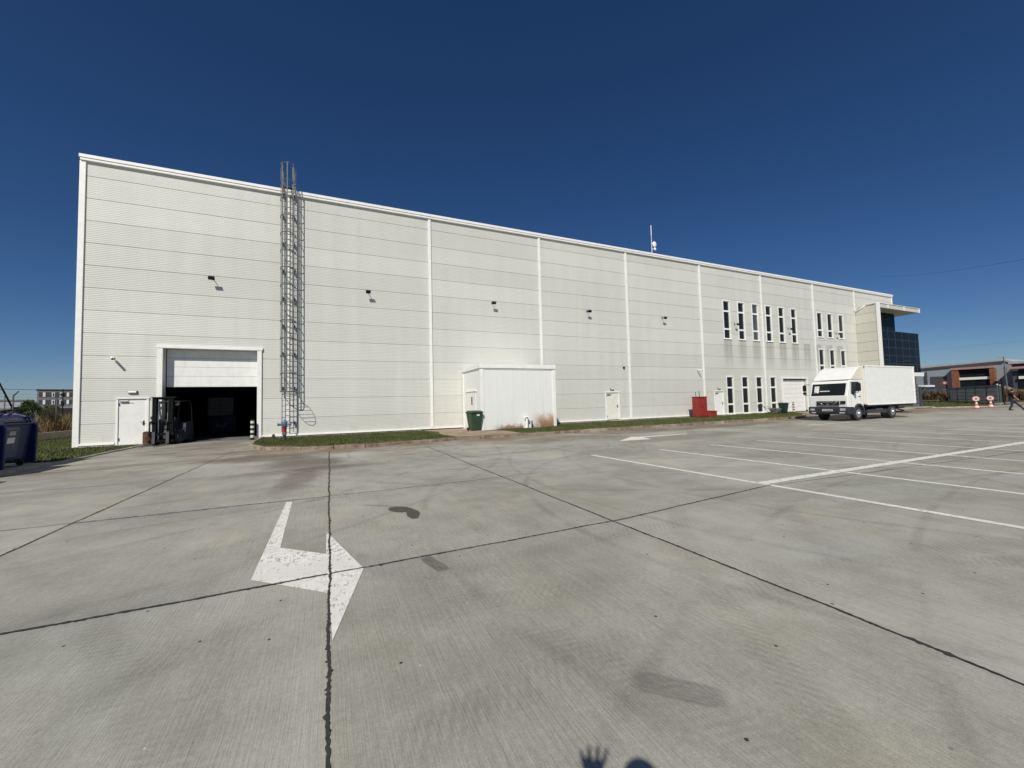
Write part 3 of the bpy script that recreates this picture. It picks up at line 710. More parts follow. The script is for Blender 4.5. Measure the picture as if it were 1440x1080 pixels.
# dock frame, sectional door, roller door
mb = MB(); mb.box(2.82, 3.028, -.07, -.002, .02, 4.63); mb.box(6.922, 7.13, -.07, -.002, .02, 4.63); mb.box(2.78, 7.17, -.09, -.002, 4.632, 4.78)
df = mb.build('dock_frame', M['white'], bld, bevel=.01)
mb = MB()
for i in range(4): mb.box(3.05, 6.90, .40, .45, 2.83+i*.46+.006, 2.83+(i+1)*.46-.004)
mb.box(3.05, 6.90, .385, .455, 2.76, 2.83)
mb.build('sectional_door', M['doorw'], bld, bevel=.008)
mb = MB(); 
for i in range(7): mb.box(roll[0]+.05, roll[1]-.05, .17, .2, .05+i*.45, .05+(i+1)*.45-.01)
rd = mb.build('roller_door', M['doorw'], bld, bevel=.008)
mb = MB(); mb.box(roll[0]-.14, roll[0]-.002, -.06, -.002, .02, 3.3); mb.box(roll[1]+.002, roll[1]+.14, -.06, -.002, .02, 3.3); mb.box(roll[0]-.18, roll[1]+.18, -.08, -.002, 3.302, 3.42)
mb.build('door_frame', M['white'], rd)
# entrance wing
wing = empty('entrance_wing', (66, -1, 0), 'entrance wing with flat canopy over dark glass at the right end of the warehouse', 'building extension')
mb = MB(); mb.prism([(-.012, .0), (-.012, 10.72), (-1.0, 11.36), (-1.0, 11.36), (-1.9, 11.42), (-1.9, 0)], 'x', 64.38, 64.55); mb.build('side_wall', M['clad2'], wing)
for zz in [1.05*i for i in range(4, 11)]: mb = MB(); mb.box(64.368, 64.379, -1.9, -.012, zz-.012, zz+.012); mb.build('panel_joint', M['hang2'], wing)
mb = MB(); mb.box(64.33, 64.72, -2.12, -1.905, 0, 11.5); mb.build('corner_column', M['white'], wing, bevel=.01)
mb = MB(); mb.cyl((64.34, -.03, 10.78), (64.34, -1.02, 11.44), .05, n=6); mb.box(64.28, 64.6, -1.9, -1.0, 11.43, 11.5); mb.build('verge_trim', M['white'], wing)
mb = MB(); mb.box(64.73, 73.5, -2.1, 2.0, 10.98, 11.42); mb.build('canopy', M['clad2'], wing)
mb = MB()
for x in (66.4, 69.9): mb.box(x-.1, x+.1, -2.14, -2.105, 10.98, 11.42)
mb.box(73.32, 73.55, -2.14, -2.105, 10.97, 11.44); mb.box(64.73, 73.55, -2.16, -2.05, 11.425, 11.47); mb.build('canopy_trim', M['white'], wing)
cw = MB(); cw.box(64.6, 71.2, -.7, -.3, 8.92, 10.97); cw.box(64.6, 76.7, -.7, 8, 4.05, 8.9); cwo = cw.build('curtain_wall', M['cglass'], wing)
mb = MB()
for i in range(1, 9):
    x = 64.6+1.6*i
    if x < 76.5: mb.box(x-.03, x+.03, -.725, -.702, 4.05, 8.9)
for zz in (5.05, 6.0, 6.95, 7.9, 8.87): mb.box(64.6, 76.7, -.722, -.703, zz-.025, zz+.025)
for x in (66.2, 67.9, 69.5): mb.box(x-.025, x+.025, -.725, -.702, 8.92, 10.95)
for x0 in (67.85, 72.65): mb.box(x0, x0+1.5, -.735, -.726, 5.45, 5.5)
for zz in (4.1, 8.87): mb.box(76.702, 76.72, -.7, 8, zz-.03, zz+.03)
mb.build('mullion', M['mull'], cwo)
mb = MB(); mb.box(64.73, 75.8, -1.3, 7, 3.56, 4.02); mb.build('porch_fascia', M['white'], wing, bevel=.02)
mb = MB(); mb.box(72.6, 76.0, .5, .6, 0, 3.55); mb.box(75.9, 76.0, .6, 6, 0, 3.55); mb.build('porch_glazing', M['cglass'], wing)
# ------------------------------------------------------------------ wall fittings
def fl(loc, label):
    e = empty('floodlight', loc, label, 'floodlight', 'floodlights along the warehouse wall')
    x, y, z = loc
    mb = MB(); mb.box(x-.05, x+.05, -.02, -.002, z-.02, z+.12); mb.cyl((x, -.02, z+.06), (x, -.32, z+.02), .016); mb.build('arm', M['black'], e)
    mb = MB(); mb.cbox((x, -.36, z-.02), .26, .16, .13, 0, R(-50)); mb.build('lamp_head', M['black'], e, bevel=.01)
    mb = MB(); mb.cbox((x, -.36-.068*math.sin(R(50)), z-.02-.068*math.cos(R(50))), .21, .12, .006, 0, R(-50)); mb.build('lens', M['glass'], e)
    return e
f0 = fl((4.98, -.002, 8.22), 'black floodlight on the ribbed wall directly above the open dock door')
for x, lb in ((12.43, 'black floodlight between the caged ladder and the next white joint strip'), (20.28, 'black floodlight high on the wall directly above the white shed'),
              (27.9, 'black floodlight on the wall above and left of the yellowed door'), (35.35, 'black floodlight above and left of the red cabinet'),
              (44.15, 'black floodlight between the first and second tall upper windows'), (51.98, 'black floodlight between the fifth and sixth tall upper windows'),
              (60.3, 'black floodlight between the two last short upper windows')):
    copy_tree(f0, None, Vector((x, -.002, 8.22 if x < 60 else 8.15)), lb)
def cctv(loc, label, dx):
    e = empty('security_camera', loc, label, 'security camera', 'security cameras on the wall'); x, y, z = loc
    mb = MB(); mb.cyl((x, -.002, z), (x, -.04, z), .05); mb.cyl((x, -.04, z), (x, -.18, z-.02), .018); mb.build('bracket', M['white'], e)
    mb = MB(); mb.cyl((x, -.14, z), (x+dx, -.42, z-.1), .05, .05); mb.build('camera_body', M['white'], e)
    mb = MB(); mb.cyl((x+dx, -.421, z-.1), (x+dx*1.06, -.44, z-.106), .042); mb.build('camera_lens', M['black'], e)
cctv((1.2, -.002, 4.12), 'white bullet camera on the wall near its left corner', .12)
cctv((39.1, -.002, 4.02), 'white bullet camera on the wall above the red cabinet', .12)
mb = MB(); mb.cyl((31.16, -.002, 4.09), (31.16, -.09, 4.09), .09, .07); tag(mb.build('alarm_sounder', M['black']), 'small black round sounder on the wall above and right of the yellowed door', 'alarm')
def exitlamp(x, z, label):
    e = empty('bulkhead_lamp', (x, 0, z), label, 'wall lamp', 'bulkhead lamps over the doors')
    mb = MB(); mb.box(x-.17, x+.17, -.05, -.002, z-.06, z+.07); mb.build('housing', M['plast'], e)
    mb = MB(); mb.box(x-.155, x+.155, -.10, -.051, z-.045, z+.055); mb.build('cover', M['lampw'], e, bevel=.02)
exitlamp(1.93, 2.5, 'small white bulkhead lamp over the leftmost door'); exitlamp(29.95, 2.44, 'small white bulkhead lamp over the yellowed door right of the shed'); exitlamp(41.68, 2.42, 'small white bulkhead lamp over the door right of the red cabinet')
mb = MB(); mb.box(2.60, 2.72, -.04, -.002, 1.2, 1.34); tag(mb.build('switch_box', M['plast']), 'upper dark switch box on the wall between the left door and the dock frame', 'switch', 'switch boxes by the dock')
mb = MB(); mb.box(2.60, 2.72, -.04, -.002, .98, 1.12); tag(mb.build('switch_box', M['plast']), 'lower dark switch box on the wall between the left door and the dock frame', 'switch', 'switch boxes by the dock')

mb = MB(); mb.box(7.66, 7.80, -.62, -.5, .02, .20); mb.cyl((7.73, -.56, .20), (7.73, -.56, .25), .05); tag(mb.build('valve_box', M['plast']), 'small dark valve box on the ground left of the hydrant', 'valve box')
# roof ladder with cage
lad = empty('roof_ladder', (8.35, -.25, .3), 'galvanised caged ladder climbing the warehouse wall to above the roof edge', 'ladder')
lx0, lx1, ly = 8.08, 8.62, -.25
for x in (lx0, lx1):
    mb = MB(); mb.box(x-.014, x+.014, ly-.05, ly+.05, .32, 14.75); mb.build('rail', M['galv'], lad)
z = .5
while z < 13.9:
    mb = MB(); mb.cyl((lx0+.015, ly, z), (lx1-.015, ly, z), .013, n=6); mb.build('rung', M['galv'], lad); z += .3
for zz in (.8, 2.65, 4.5, 6.0, 7.5, 9.0, 10.5, 12.0, 13.2):
    for x in (lx0, lx1):
        mb = MB(); mb.box(x-.045, x+.045, ly+.046, -.003, zz-.07, zz+.07); mb.build('wall_bracket', M['galv'], lad)
def hoop(z):
    pts = []
    for i in range(15):
        t = PI*i/14; pts.append((8.35-.36*math.cos(t)*1.0, ly-.62*math.sin(t)**.8, z))
    return [(lx0, ly, z)]+pts+[(lx1, ly, z)]
zz = 2.45
hz = []
while zz < 14.9: hz.append(zz); zz += .94
for z in hz:
    pp = hoop(z); mb = MB()
    for i in range(len(pp)-1):
        a, b = Vector(pp[i]), Vector(pp[i+1]); mb.add([(*a[:2], z-.025), (*b[:2], z-.025), (*b[:2], z+.025), (*a[:2], z+.025)], [(0, 1, 2, 3)]); mb.cyl(a, b, .020, n=5)
    mb.build('cage_hoop', M['galv'], lad)
for t in (.0, .25, .5, .75, 1.0):
    mb = MB()
    a = PI*t; x = 8.35-.36*math.cos(a); y = ly-.62*math.sin(a)**.8
    mb.cbox((x, y, (2.43+14.72)/2), .05 if t in (.25, .5, .75) else .014, .014 if t in (.25, .5, .75) else .05, 14.72-2.43)
    mb.build('cage_strap', M['galv'], lad)
# drop gate closing the cage foot
mb = MB(); c0 = Vector((8.5, -.78, 2.42)); pts = []
for i in range(20):
    t = 2*PI*i/20; pts.append((c0.x+.36*math.cos(t)+.05, c0.y-.18+.40*math.sin(t), c0.z-.16*math.sin(t)*-1-.1))
mb.tube(pts, .013, closed=True)
mb.build('hatch_rim', M['galv'], lad)
mb = MB()
for i in range(5):
    t = -.26+.13*i; mb.cyl((c0.x+.05-.33*math.sqrt(max(0, 1-(t/.4)**2)), c0.y-.18+t, c0.z-.1+.4*t), (c0.x+.05+.33*math.sqrt(max(0, 1-(t/.4)**2)), c0.y-.18+t, c0.z-.1+.4*t), .010, n=5)
mb.build('hatch', M['galv'], lad)
mb = MB(); mb.tube([(lx0, .3, 14.75), (lx0, ly, 14.75)], .02); mb.tube([(lx1, .3, 14.75), (lx1, ly, 14.75)], .02)
for x in (lx0, lx1): mb.cyl((x, .3, 14.75), (x, .3, 13.66), .02); mb.cyl((x, .9, 14.5), (x, .9, 13.6), .02); mb.cyl((x, .3, 14.5), (x, .9, 14.5), .02)
mb.box(lx0, lx1, -.2, .5, 13.665, 13.69); mb.build('roof_handrail', M['galv'], lad)

# antenna on roof
ant = empty('roof_antenna', (34.75, .25, 13.64), 'thin white mast with small white dish on the roof edge', 'antenna')
mb = MB(); mb.cyl((34.75, .2, 13.62), (34.75, .2, 15.2), .025, .02); mb.cyl((34.75, .2, 15.2), (34.75, .2, 16.05), .032); mb.build('mast', M['white'], ant)
mb = MB(); mb.ball((34.98, .12, 14.45), .22, .06, .24); mb.cyl((34.75, .2, 14.5), (34.95, .14, 14.48), .03); mb.build('dish', M['white'], ant)
mb = MB(); mb.ball((35.0, .1, 14.05), .14, .05, .12); mb.cyl((34.75, .2, 14.05), (34.95, .12, 14.05), .02); mb.build('dish', M['white'], ant)

# ------------------------------------------------------------------ shed
sh = empty('white_shed', (20.5, -1.7, 0), 'white flat roofed panel shed against the wall, rust stained along its foot', 'shed')
mb = MB(); mb.box(18.12, 22.93, -3.38, -.075, .0, 3.5); mb.build('walls', M['shed'], sh)
mb = MB(); mb.box(18.05, 23.0, -3.45, -.075, 3.57, 3.83); mb.box(18.09, 22.96, -3.41, -.075, 3.502, 3.568); mb.build('roof', M['white'], sh, bevel=.012)
for x0, x1, y0, y1 in ((18.08, 18.28, -3.42, -3.382), (22.78, 22.97, -3.42, -3.382)):
    mb = MB(); mb.box(x0, x1, y0, y1, 0.02, 3.5); mb.build('corner_post', M['white'], sh)
mb = MB(); mb.box(18.078, 18.118, -3.381, -3.25, .02, 3.5); mb.box(18.08, 18.118, -.25, -.08, .02, 3.5); mb.build('corner_post', M['white'], sh)
mb = MB(); mb.box(18.085, 18.118, -2.55, -.8, .08, 2.28); sd = mb.build('door', M['doorw'], sh, bevel=.006)
mb = MB(); mb.box(18.05, 18.118, -2.66, -.7, 2.285, 2.35); mb.build('door_hood', M['white'], sd)
mb = MB(); mb.box(18.075, 18.084, -1.98, -1.8, 1.5, 1.98); mb.build('door_window', M['glass'], sd)
mb = MB(); mb.cyl((18.084, -1.35, 1.05), (18.03, -1.35, 1.05), .02); mb.cyl((18.035, -1.35, 1.05), (18.035, -1.5, 1.05), .015); mb.box(18.07, 18.084, -1.39, -1.31, .95, 1.15); mb.build('handle', M['black'], sd)
vt = empty('vent_pipe', (20.9, -3.55, 0), 'short white vent pipe with flat cap standing at the shed front', 'vent pipe')
mb = MB(); mb.cyl((20.85, -3.6, .05), (20.85, -3.6, .72), .07); mb.cyl((20.85, -3.6, .05), (20.6, -3.75, .08), .08); mb.build('pipe', M['white'], vt)
mb = MB(); mb.cyl((20.85, -3.6, .721), (20.85, -3.6, .77), .16, .12); mb.build('cap', M['white'], vt)
mb = MB(); mb.box(21.16, 21.22, -3.62, -3.56, .05, .5); tag(mb.build('marker_post', M['plast']), 'short dark stake beside the white vent pipe', 'stake')

# ------------------------------------------------------------------ bins
def wheelie(loc, rz, s_, mat, label, group, sticker=True):
    e = empty('wheelie_bin', loc, label, 'wheelie bin', group, rz)
    mb = MB(); a, b = .24*s_, .33*s_; d0, d1 = .22*s_, .32*s_; h = .93*s_
    vs = [(-a, -d0, .06), (a, -d0, .06), (a, d0, .06), (-a, d0, .06), (-b, -d1, h), (b, -d1, h), (b, d1, h), (-b, d1, h)]
    mb.add(vs, [(0,3,2,1),(4,5,6,7),(0,1,5,4),(1,2,6,5),(2,3,7,6),(3,0,4,7)]); mb.build('body', mat, e, True, .03)
    mb = MB(); mb.box(-b-.03, b+.03, -d1-.04, d1+.03, h, h+.05); mb.add([(-b-.02, -d1-.03, h+.05), (b+.02, -d1-.03, h+.05), (b+.02, d1, h+.05), (-b-.02, d1, h+.05), (-b+.06, -d1+.08, h+.11), (b-.06, -d1+.08, h+.11), (b-.06, d1-.05, h+.13), (-b+.06, d1-.05, h+.13)],
        [(4,5,6,7),(0,1,5,4),(1,2,6,5),(2,3,7,6),(3,0,4,7)]); mb.build('lid', mat, e, True, .015)
    for sx in (-1, 1):
        mb = MB(); mb.cyl((sx*(a-.02), d0+.04, .10), (sx*(a+.05), d0+.04, .10), .10, n=16); mb.build('wheel', M['rubber'], e, True)
    mb = MB(); mb.cyl((-b+.05, d1+.08, h), (b-.05, d1+.08, h), .018); mb.build('handle', mat, e, True)
    if sticker:
        mb = MB(); mb.box(-.02, .14, -d1+.0-.012, -d1+.02, h-.17, h-.08); mb.build('sticker', M['stk'], e, True)
    return e
wheelie((17.72, -3.35, .06), R(8), 1.08, M['green'], 'green two wheeled bin with small white sticker in front of the shed door', None)
wheelie((46.5, -2.5, .06), R(5), .9, M['dgreen'], 'very dark green bin on the grass left of the white roller door', None, False)
gb = empty('wheelbarrow', (45.5, -2.4, .05), 'small grey tub with two handles beside the dark green bin', 'cart')
mb = MB(); mb.add([(45.25, -2.6, .2), (45.75, -2.6, .2), (45.75, -2.2, .2), (45.25, -2.2, .2), (45.1, -2.75, .55), (45.9, -2.75, .55), (45.9, -2.05, .55), (45.1, -2.05, .55)], [(0,3,2,1),(4,5,6,7),(0,1,5,4),(1,2,6,5),(2,3,7,6),(3,0,4,7)]); mb.build('tub', M['gbld'], gb)
mb = MB(); mb.cyl((45.5, -2.8, .18), (45.5, -2.72, .18), .16); mb.build('wheel', M['rubber'], gb)
mb = MB(); mb.cyl((45.2, -2.5, .3), (44.9, -1.7, .75), .02); mb.cyl((45.7, -2.5, .3), (45.6, -1.6, .75), .02); mb.build('handles', M['galv'], gb)
mb = MB(); mb.cyl((46.75, -1.1, .04), (46.45, -.35, 1.15), .022); mb.cbox((46.77, -1.13, .12), .28, .05, .16); tag(mb.build('broom', M['bark']), 'brown broom leaning on the wall between the third and fourth lower windows', 'broom')

def container(loc, label):
    e = empty('waste_container', loc, label, 'waste container', 'blue waste containers at the left kerb')
    W = .62                                                     # front faces +X, width along Y
    mb = MB()
    vs = [(-.98, -W, .20), (-.16, -W, .20), (-.16, W, .20), (-.98, W, .20), (-1.04, -W, 1.22), (-.06, -W, 1.22), (-.06, W, 1.22), (-1.04, W, 1.22)]
    mb.add(vs, [(0,3,2,1),(4,5,6,7),(0,1,5,4),(1,2,6,5),(2,3,7,6),(3,0,4,7)]); mb.build('body', M['blue'], e, True, .025)
    mb = MB(); mb.box(-1.08, -.02, -W, W, 1.221, 1.27); mb.build('rim', M['blue'], e, True, .015)
    prof_ = [(-1.06, .06), (-1.1, 1.2), (-1.04, 1.40), (-.88, 1.54), (-.42, 1.56), (-.16, 1.46), (.02, 1.26), (.05, 1.1), (.02, .06)]
    for s_ in (-1, 1):
        mb = MB(); mb.prism(prof_, 'y', s_*(W+.005), s_*(W+.085)); mb.build('end_plate', M['blue'], e, True, .03)
        mb = MB(); mb.cyl((-.53, s_*(W+.086), 1.22), (-.53, s_*(W+.13), 1.22), .025); mb.build('lifting_pin', M['galv'], e, True)
    mb = MB(); n = 10
    pr = [(-.60+.46*math.cos(R(8)+R(164)*i/n), 1.27+.22*math.sin(R(8)+R(164)*i/n)) for i in range(n+1)]
    for i in range(n):
        mb.quad((pr[i][0], -W+.02, pr[i][1]), (pr[i][0], W-.02, pr[i][1]), (pr[i+1][0], W-.02, pr[i+1][1]), (pr[i+1][0], -W+.02, pr[i+1][1]))
    mb.build('lid', M['blue'], e, True)
    for y0, y1 in ((-.35, .12), (.0, .45)):
        mb = MB(); mb.tube([(-.62, y0, 1.48), (-.40, y0+.05, 1.60), (-.28, y1, 1.66), (-.5, y1, 1.50)], .022); mb.build('lid_handle', M['black'], e, True)
    mb = MB(); mb.add([(-.148, -W+.02, .26), (-.148, .06, .26), (-.06, .06, 1.16), (-.06, -W+.02, 1.16), (-.10, -W+.04, .30), (-.10, .03, .30), (-.015, .03, 1.08), (-.015, -W+.04, 1.08)], [(4,5,6,7),(0,1,5,4),(1,2,6,5),(2,3,7,6),(3,0,4,7)]); mb.build('front_panel', M['blue2'], e, True)
    def fx(z): return -.10+(z-.30)*(.085/.78)+.004
    for y0, y1, z0, z1, mt in ((-.40, -.14, .92, 1.04, 'gtrim'), (-.44, -.14, .70, .86, 'stk')):
        mb = MB(); mb.add([(fx(z0), y0, z0), (fx(z0), y1, z0), (fx(z1), y1, z1), (fx(z1), y0, z1)], [(0, 1, 2, 3)]); mb.build('sticker', M[mt], e, True)
    for sx in (-.9, -.2):
        for sy in (-.42, .42):
            mb = MB(); mb.cyl((sx, sy-.025, .08), (sx, sy+.025, .08), .08, n=14); mb.box(sx-.03, sx+.03, sy-.035, sy+.035, .12, .19); mb.build('castor', M['rubber'], e, True)
    return e
c1 = container((2.15, -7.95, .05), 'blue four wheeled waste container with white paper sticker, nearest the grass')
copy_tree(c1, None, Vector((2.5, -9.95, .05)), 'blue waste container cut by the left edge of the photo, before the stickered one')
copy_tree(c1, None, Vector((2.7, -13.0, .05)), 'blue waste container out of frame at left whose shadow tip shows on the concrete')

# ------------------------------------------------------------------ hydrant, bollards, barrel, cabinet
hy = empty('fire_hydrant', (8.43, -2.9, .04), 'red pillar hydrant with blue head and outlets on the grass before the ladder', 'hydrant')
x, y, b = 8.43, -2.9, .05
mb = MB(); mb.cyl((x, y, b), (x, y, b+.32), .075); mb.cyl((x, y, b), (x, y, b+.05), .13); mb.cyl((x, y, b+.28), (x, y, b+.33), .11); mb.build('base', M['plast'], hy)
mb = MB(); mb.cyl((x, y, b+.34), (x, y, b+.66), .095); mb.cyl((x, y, b+.62), (x, y, b+.67), .125); mb.build('barrel', M['hred'], hy)
mb = MB(); mb.cyl((x, y, b+.671), (x, y, b+.86), .12, .13); mb.ball((x, y, b+.86), .13, .13, .09); mb.cyl((x, y, b+.9), (x, y, b+.98), .035, n=6)
for a in (-1, 1): mb.cyl((x, y, b+.76), (x+a*.23, y-.04, b+.76), .055); 
mb.cyl((x, y, b+.76), (x, y-.22, b+.72), .06); mb.build('head', M['hblue'], hy)
mb = MB()
for a in (-1, 1): mb.cyl((x+a*.231, y-.04, b+.76), (x+a*.28, y-.05, b+.76), .07)
mb.cyl((x, y-.221, b+.72), (x, y-.27, b+.71), .075); mb.cyl((x, y-.10, b+.33), (x, y-.17, b+.33), .07); mb.build('outlet_cap', M['galv'], hy)
def bollard(loc, label, mat, h=1.0):
    e = empty('striped_bollard', loc, label, 'bollard', 'striped bollards')
    mb = MB(); mb.cyl((0, 0, 0), (0, 0, h), .085, n=20); mb.cyl((0, 0, h), (0, 0, h+.03), .085, .05, n=20); mb.build('post', mat, e, True)
    mb = MB(); mb.cyl((0, 0, -.01), (0, 0, .02), .14, n=16); mb.build('foot_plate', M['black'], e, True)
bollard((6.76, -.28, .0), 'black and white striped bollard at the right jamb of the dock opening', M['bw'])
bollard((50.12, -1.2, .0), 'black and white striped bollard before the white roller door', M['bw'])
bl = empty('rusty_barrel', (2.68, -.52, 0), 'small reddish brown rusty barrel between the left door and the forklift', 'barrel')
mb = MB(); x, y = 2.68, -.52
mb.cyl((x, y, .0), (x, y, .6), .19, n=24)
for z_ in (.01, .2, .4, .58): mb.cyl((x, y, z_), (x, y, z_+.025), .2, n=24)
mb.build('drum', M['rustb'], bl); mb = MB(); mb.cyl((x, y, .606), (x, y, .63), .17, n=24); mb.box(x-.1, x+.05, y-.15, y+.1, .631, .65); mb.build('lid', M['plast'], bl)

rc = empty('fire_cabinet', (37.9, -1.2, 0), 'tall red steel hose cabinet against the wall', 'cabinet')
mb = MB(); mb.box(37.25, 38.3, -1.5, -.95, .08, 1.66); mb.box(37.21, 38.34, -1.54, -.91, 1.661, 1.71); mb.build('cabinet_body', M['red'], rc, bevel=.012)
for x0, x1 in ((37.29, 37.765), (37.785, 38.26)):
    mb = MB(); mb.box(x0, x1, -1.525, -1.502, .14, 1.60); d = mb.build('door', M['red'], rc, bevel=.005)
mb = MB(); mb.box(37.70, 37.74, -1.55, -1.526, .8, .95); mb.build('handle', M['black'], rc)
mb = MB(); mb.cyl((37.55, -1.1, 1.70), (37.5, -1.1, 2.1), .025); mb.cyl((37.95, -1.1, 1.70), (37.9, -1.1, 2.15), .03); mb.build('pipe', M['galv'], rc)
sx = empty('sand_box', (38.9, -1.2, 0), 'low red steel box beside the tall red cabinet', 'box')
mb = MB(); mb.box(38.36, 39.4, -1.5, -.95, .06, .48); mb.build('box_body', M['red'], sx, bevel=.012)
mb = MB(); mb.box(38.35, 39.42, -1.53, -.93, .481, .53); mb.build('lid', M['red'], sx, bevel=.01)
mb = MB(); mb.box(38.5, 38.8, -1.3, -1.1, .531, .56); mb.build('plate', M['gbld'], sx)

# ------------------------------------------------------------------ forklift
fk = empty('forklift', (3.33, -.15, .0), 'black and grey forklift parked by the dock opening with its forks on the ground', 'forklift', rz=R(172))
def FB(): return MB()
mb = FB(); mb.box(-.50, .50, -1.15, .35, .14, .52); mb.prism([(-1.35, .22), (-1.35, .85), (-1.2, 1.0), (-.55, 1.0), (-.5, .6), (-.5, .18)], 'x', -.48, .48); mb.build('chassis', M['plast'], fk, True, .03)
mb = FB(); mb.box(-.40, .40, -.5, .12, .521, .66); mb.prism([(.12, .521), (.34, .521), (.22, 1.12), (.1, 1.12)], 'x', -.42, .42); mb.build('cowl', M['plast'], fk, True, .02)
mb = FB(); mb.box(-.24, .24, -.50, -.05, .661, .78); mb.cbox((0, -.5, 1.03), .46, .12, .5, 0, R(10)); mb.build('seat', M['black'], fk, True, .03)
mb = FB(); mb.tube([(.16*math.cos(t*PI/8), .02+.05*math.sin(t*PI/8), 1.22+.15*math.sin(t*PI/8)) for t in range(16)], .015, closed=True); mb.cyl((0, .16, 1.1), (0, .02, 1.22), .025); mb.build('steering_wheel', M['black'], fk, True)
mb = FB()
for s_ in (-1, 1):
    mb.tube([(s_*.45, .30, .55), (s_*.45, .24, 1.2), (s_*.43, .02, 2.02), (s_*.43, -.95, 2.06), (s_*.45, -1.12, 1.8), (s_*.46, -1.18, .98)], .032, n=8)
mb.cyl((-.43, .02, 2.02), (.43, .02, 2.02), .03); mb.cyl((-.43, -.95, 2.06), (.43, -.95, 2.06), .03)
for i in range(7): mb.box(-.42, .42, -.85+i*.12, -.82+i*.12, 2.03, 2.06)
mb.build('overhead_guard', M['black'], fk, True)
for s_ in (-1, 1):
    mb = FB(); mb.box(s_*.30, s_*.40, .42, .58, .10, 2.2); mb.box(s_*.22, s_*.295, .46, .60, .12, 2.16); mb.build('mast_rail', M['mast'], fk, True)
    mb = FB(); mb.cyl((s_*.19, .5, .2), (s_*.19, .5, 1.5), .035); mb.cyl((s_*.19, .5, 1.5), (s_*.19, .5, 2.1), .022); mb.build('lift_cylinder', M['chrome'], fk, True)
mb = FB()
for z_ in (.15, 1.1, 2.12): mb.box(-.30, .30, .43, .45, z_, z_+.1)
mb.box(-.52, .42, .40, .62, 2.201, 2.24); mb.build('mast_crossbar', M['black'], fk, True)
mb = FB(); mb.box(-.5, .5, .62, .67, .14, .24); mb.box(-.5, .5, .62, .67, .46, .56)
for i in range(5): mb.box(-.45+i*.22, -.42+i*.22, .62, .65, .56, 1.05)
mb.box(-.47, .47, .62, .65, 1.051, 1.09); mb.build('carriage', M['mast'], fk, True)
for s_ in (-1, 1):
    mb = FB(); xx = s_*.27
    mb.prism([(.675, .04), (1.85, .03), (1.85, .045), (.74, .085), (.72, .62), (.675, .62)], 'x', xx-.06, xx+.06); mb.build('fork', M['forks'], fk, True)
for sx_, yy, rad_ in ((-1, .12, .27), (1, .12, .27), (-1, -.95, .22), (1, -.95, .22)):
    mb = FB(); mb.cyl((sx_*.36, yy, rad_), (sx_*.54, yy, rad_), rad_, n=24); w_ = mb.build('wheel', M['rubber'], fk, True, .015)
    mb = FB(); mb.cyl((sx_*.541, yy, rad_), (sx_*.55, yy, rad_), rad_*.5, n=18); mb.build('rim', M['plast'], w_, True)
for s_ in (-1, 1):
    mb = FB(); mb.cyl((s_*.38, .1, 1.9), (s_*.38, .16, 1.88), .06); mb.build('work_lamp', M['lens'], fk, True)
# container and crate inside the hall
ic = empty('indoor_container', (4.2, 6.3, .012), 'dark navy container with small pale emblem standing in the dark hall', 'waste container')
mb = MB(); mb.box(3.5, 4.95, 6.0, 6.9, .15, 1.15); mb.box(3.45, 5.0, 5.95, 6.95, 1.151, 1.22); mb.build('body', M['navy'], ic, bevel=.03)
mb = MB()
mb.box(3.90, 3.97, 5.985, 5.999, .5, .75); mb.box(4.33, 4.40, 5.985, 5.999, .5, .75); mb.box(3.97, 4.33, 5.985, 5.999, .5, .57); mb.build('emblem', M['crate'], ic)
for xx in (3.7, 4.8):
    mb = MB(); mb.cyl((xx-.03, 6.2, .08), (xx+.03, 6.2, .08), .08); mb.build('castor', M['rubber'], ic)
mb = MB()
for i in range(5): mb.box(3.45, 4.78, 6.1, 6.8, 1.225+i*.23, 1.225+i*.23+.205)
for xx in (3.5, 4.68):
    for i in range(4): mb.box(xx, xx+.05, 6.15, 6.75, 1.225+i*.23+.206, 1.225+(i+1)*.23-.001)
tag(mb.build('slatted_crate', M['crate']), 'grey slatted crate on the dark navy container inside the hall', 'crate')

# ------------------------------------------------------------------ truck
tk = empty('box_truck', (42, -10.35, 0), 'white box truck parked facing left at the end of the verge', 'truck')
YN, YF = -11.36, -9.32
arch = [(39.14+.56*math.cos(t), .43+.56*math.sin(t)) for t in [R(a) for a in (0, 25, 50, 75, 100, 125, 150, 172)]]
cabp = [(38.02, .84), (37.99, 1.52), (38.06, 1.60), (38.27, 2.26), (38.34, 2.37), (38.52, 2.44), (39.72, 2.46), (39.72, .62)]+arch+[(38.3, .60)]
mb = MB(); mb.prism(cabp, 'y', YN, YF); cab = mb.build('cab', M['truckw'], tk, bevel=.03)
# windscreen
def on_front(z):  # x of the front surface at height z
    P_ = [(.84, 38.02), (1.52, 37.99), (1.60, 38.06), (2.26, 38.27), (2.37, 38.34)]
    for (a, xa), (b_, xb) in zip(P_[:-1], P_[1:]):
        if a <= z <= b_: return xa+(xb-xa)*(z-a)/(b_-a)
    return 38.0
def front_patch(mb, y0, y1, z0, z1, d, n=4):
    for i in range(n):
        a = z0+(z1-z0)*i/n; b_ = z0+(z1-z0)*(i+1)/n
        mb.quad((on_front(a)-d, y0, a), (on_front(a)-d, y1, a), (on_front(b_)-d, y1, b_), (on_front(b_)-d, y0, b_))
mb = MB(); front_patch(mb, YN+.13, YF-.10, 1.53, 2.26, .006); mb.build('windscreen', M['glass'], cab)
mb = MB(); front_patch(mb, YF-.50, YF-.24, 1.68, 2.12, .009, 2); mb.build('windscreen_paper', M['stk'], cab)
mb = MB(); front_patch(mb, YN+.95, YN+1.5, 1.78, 1.83, .009, 1); mb.build('dashboard_card', M['stk'], cab)
mb = MB()
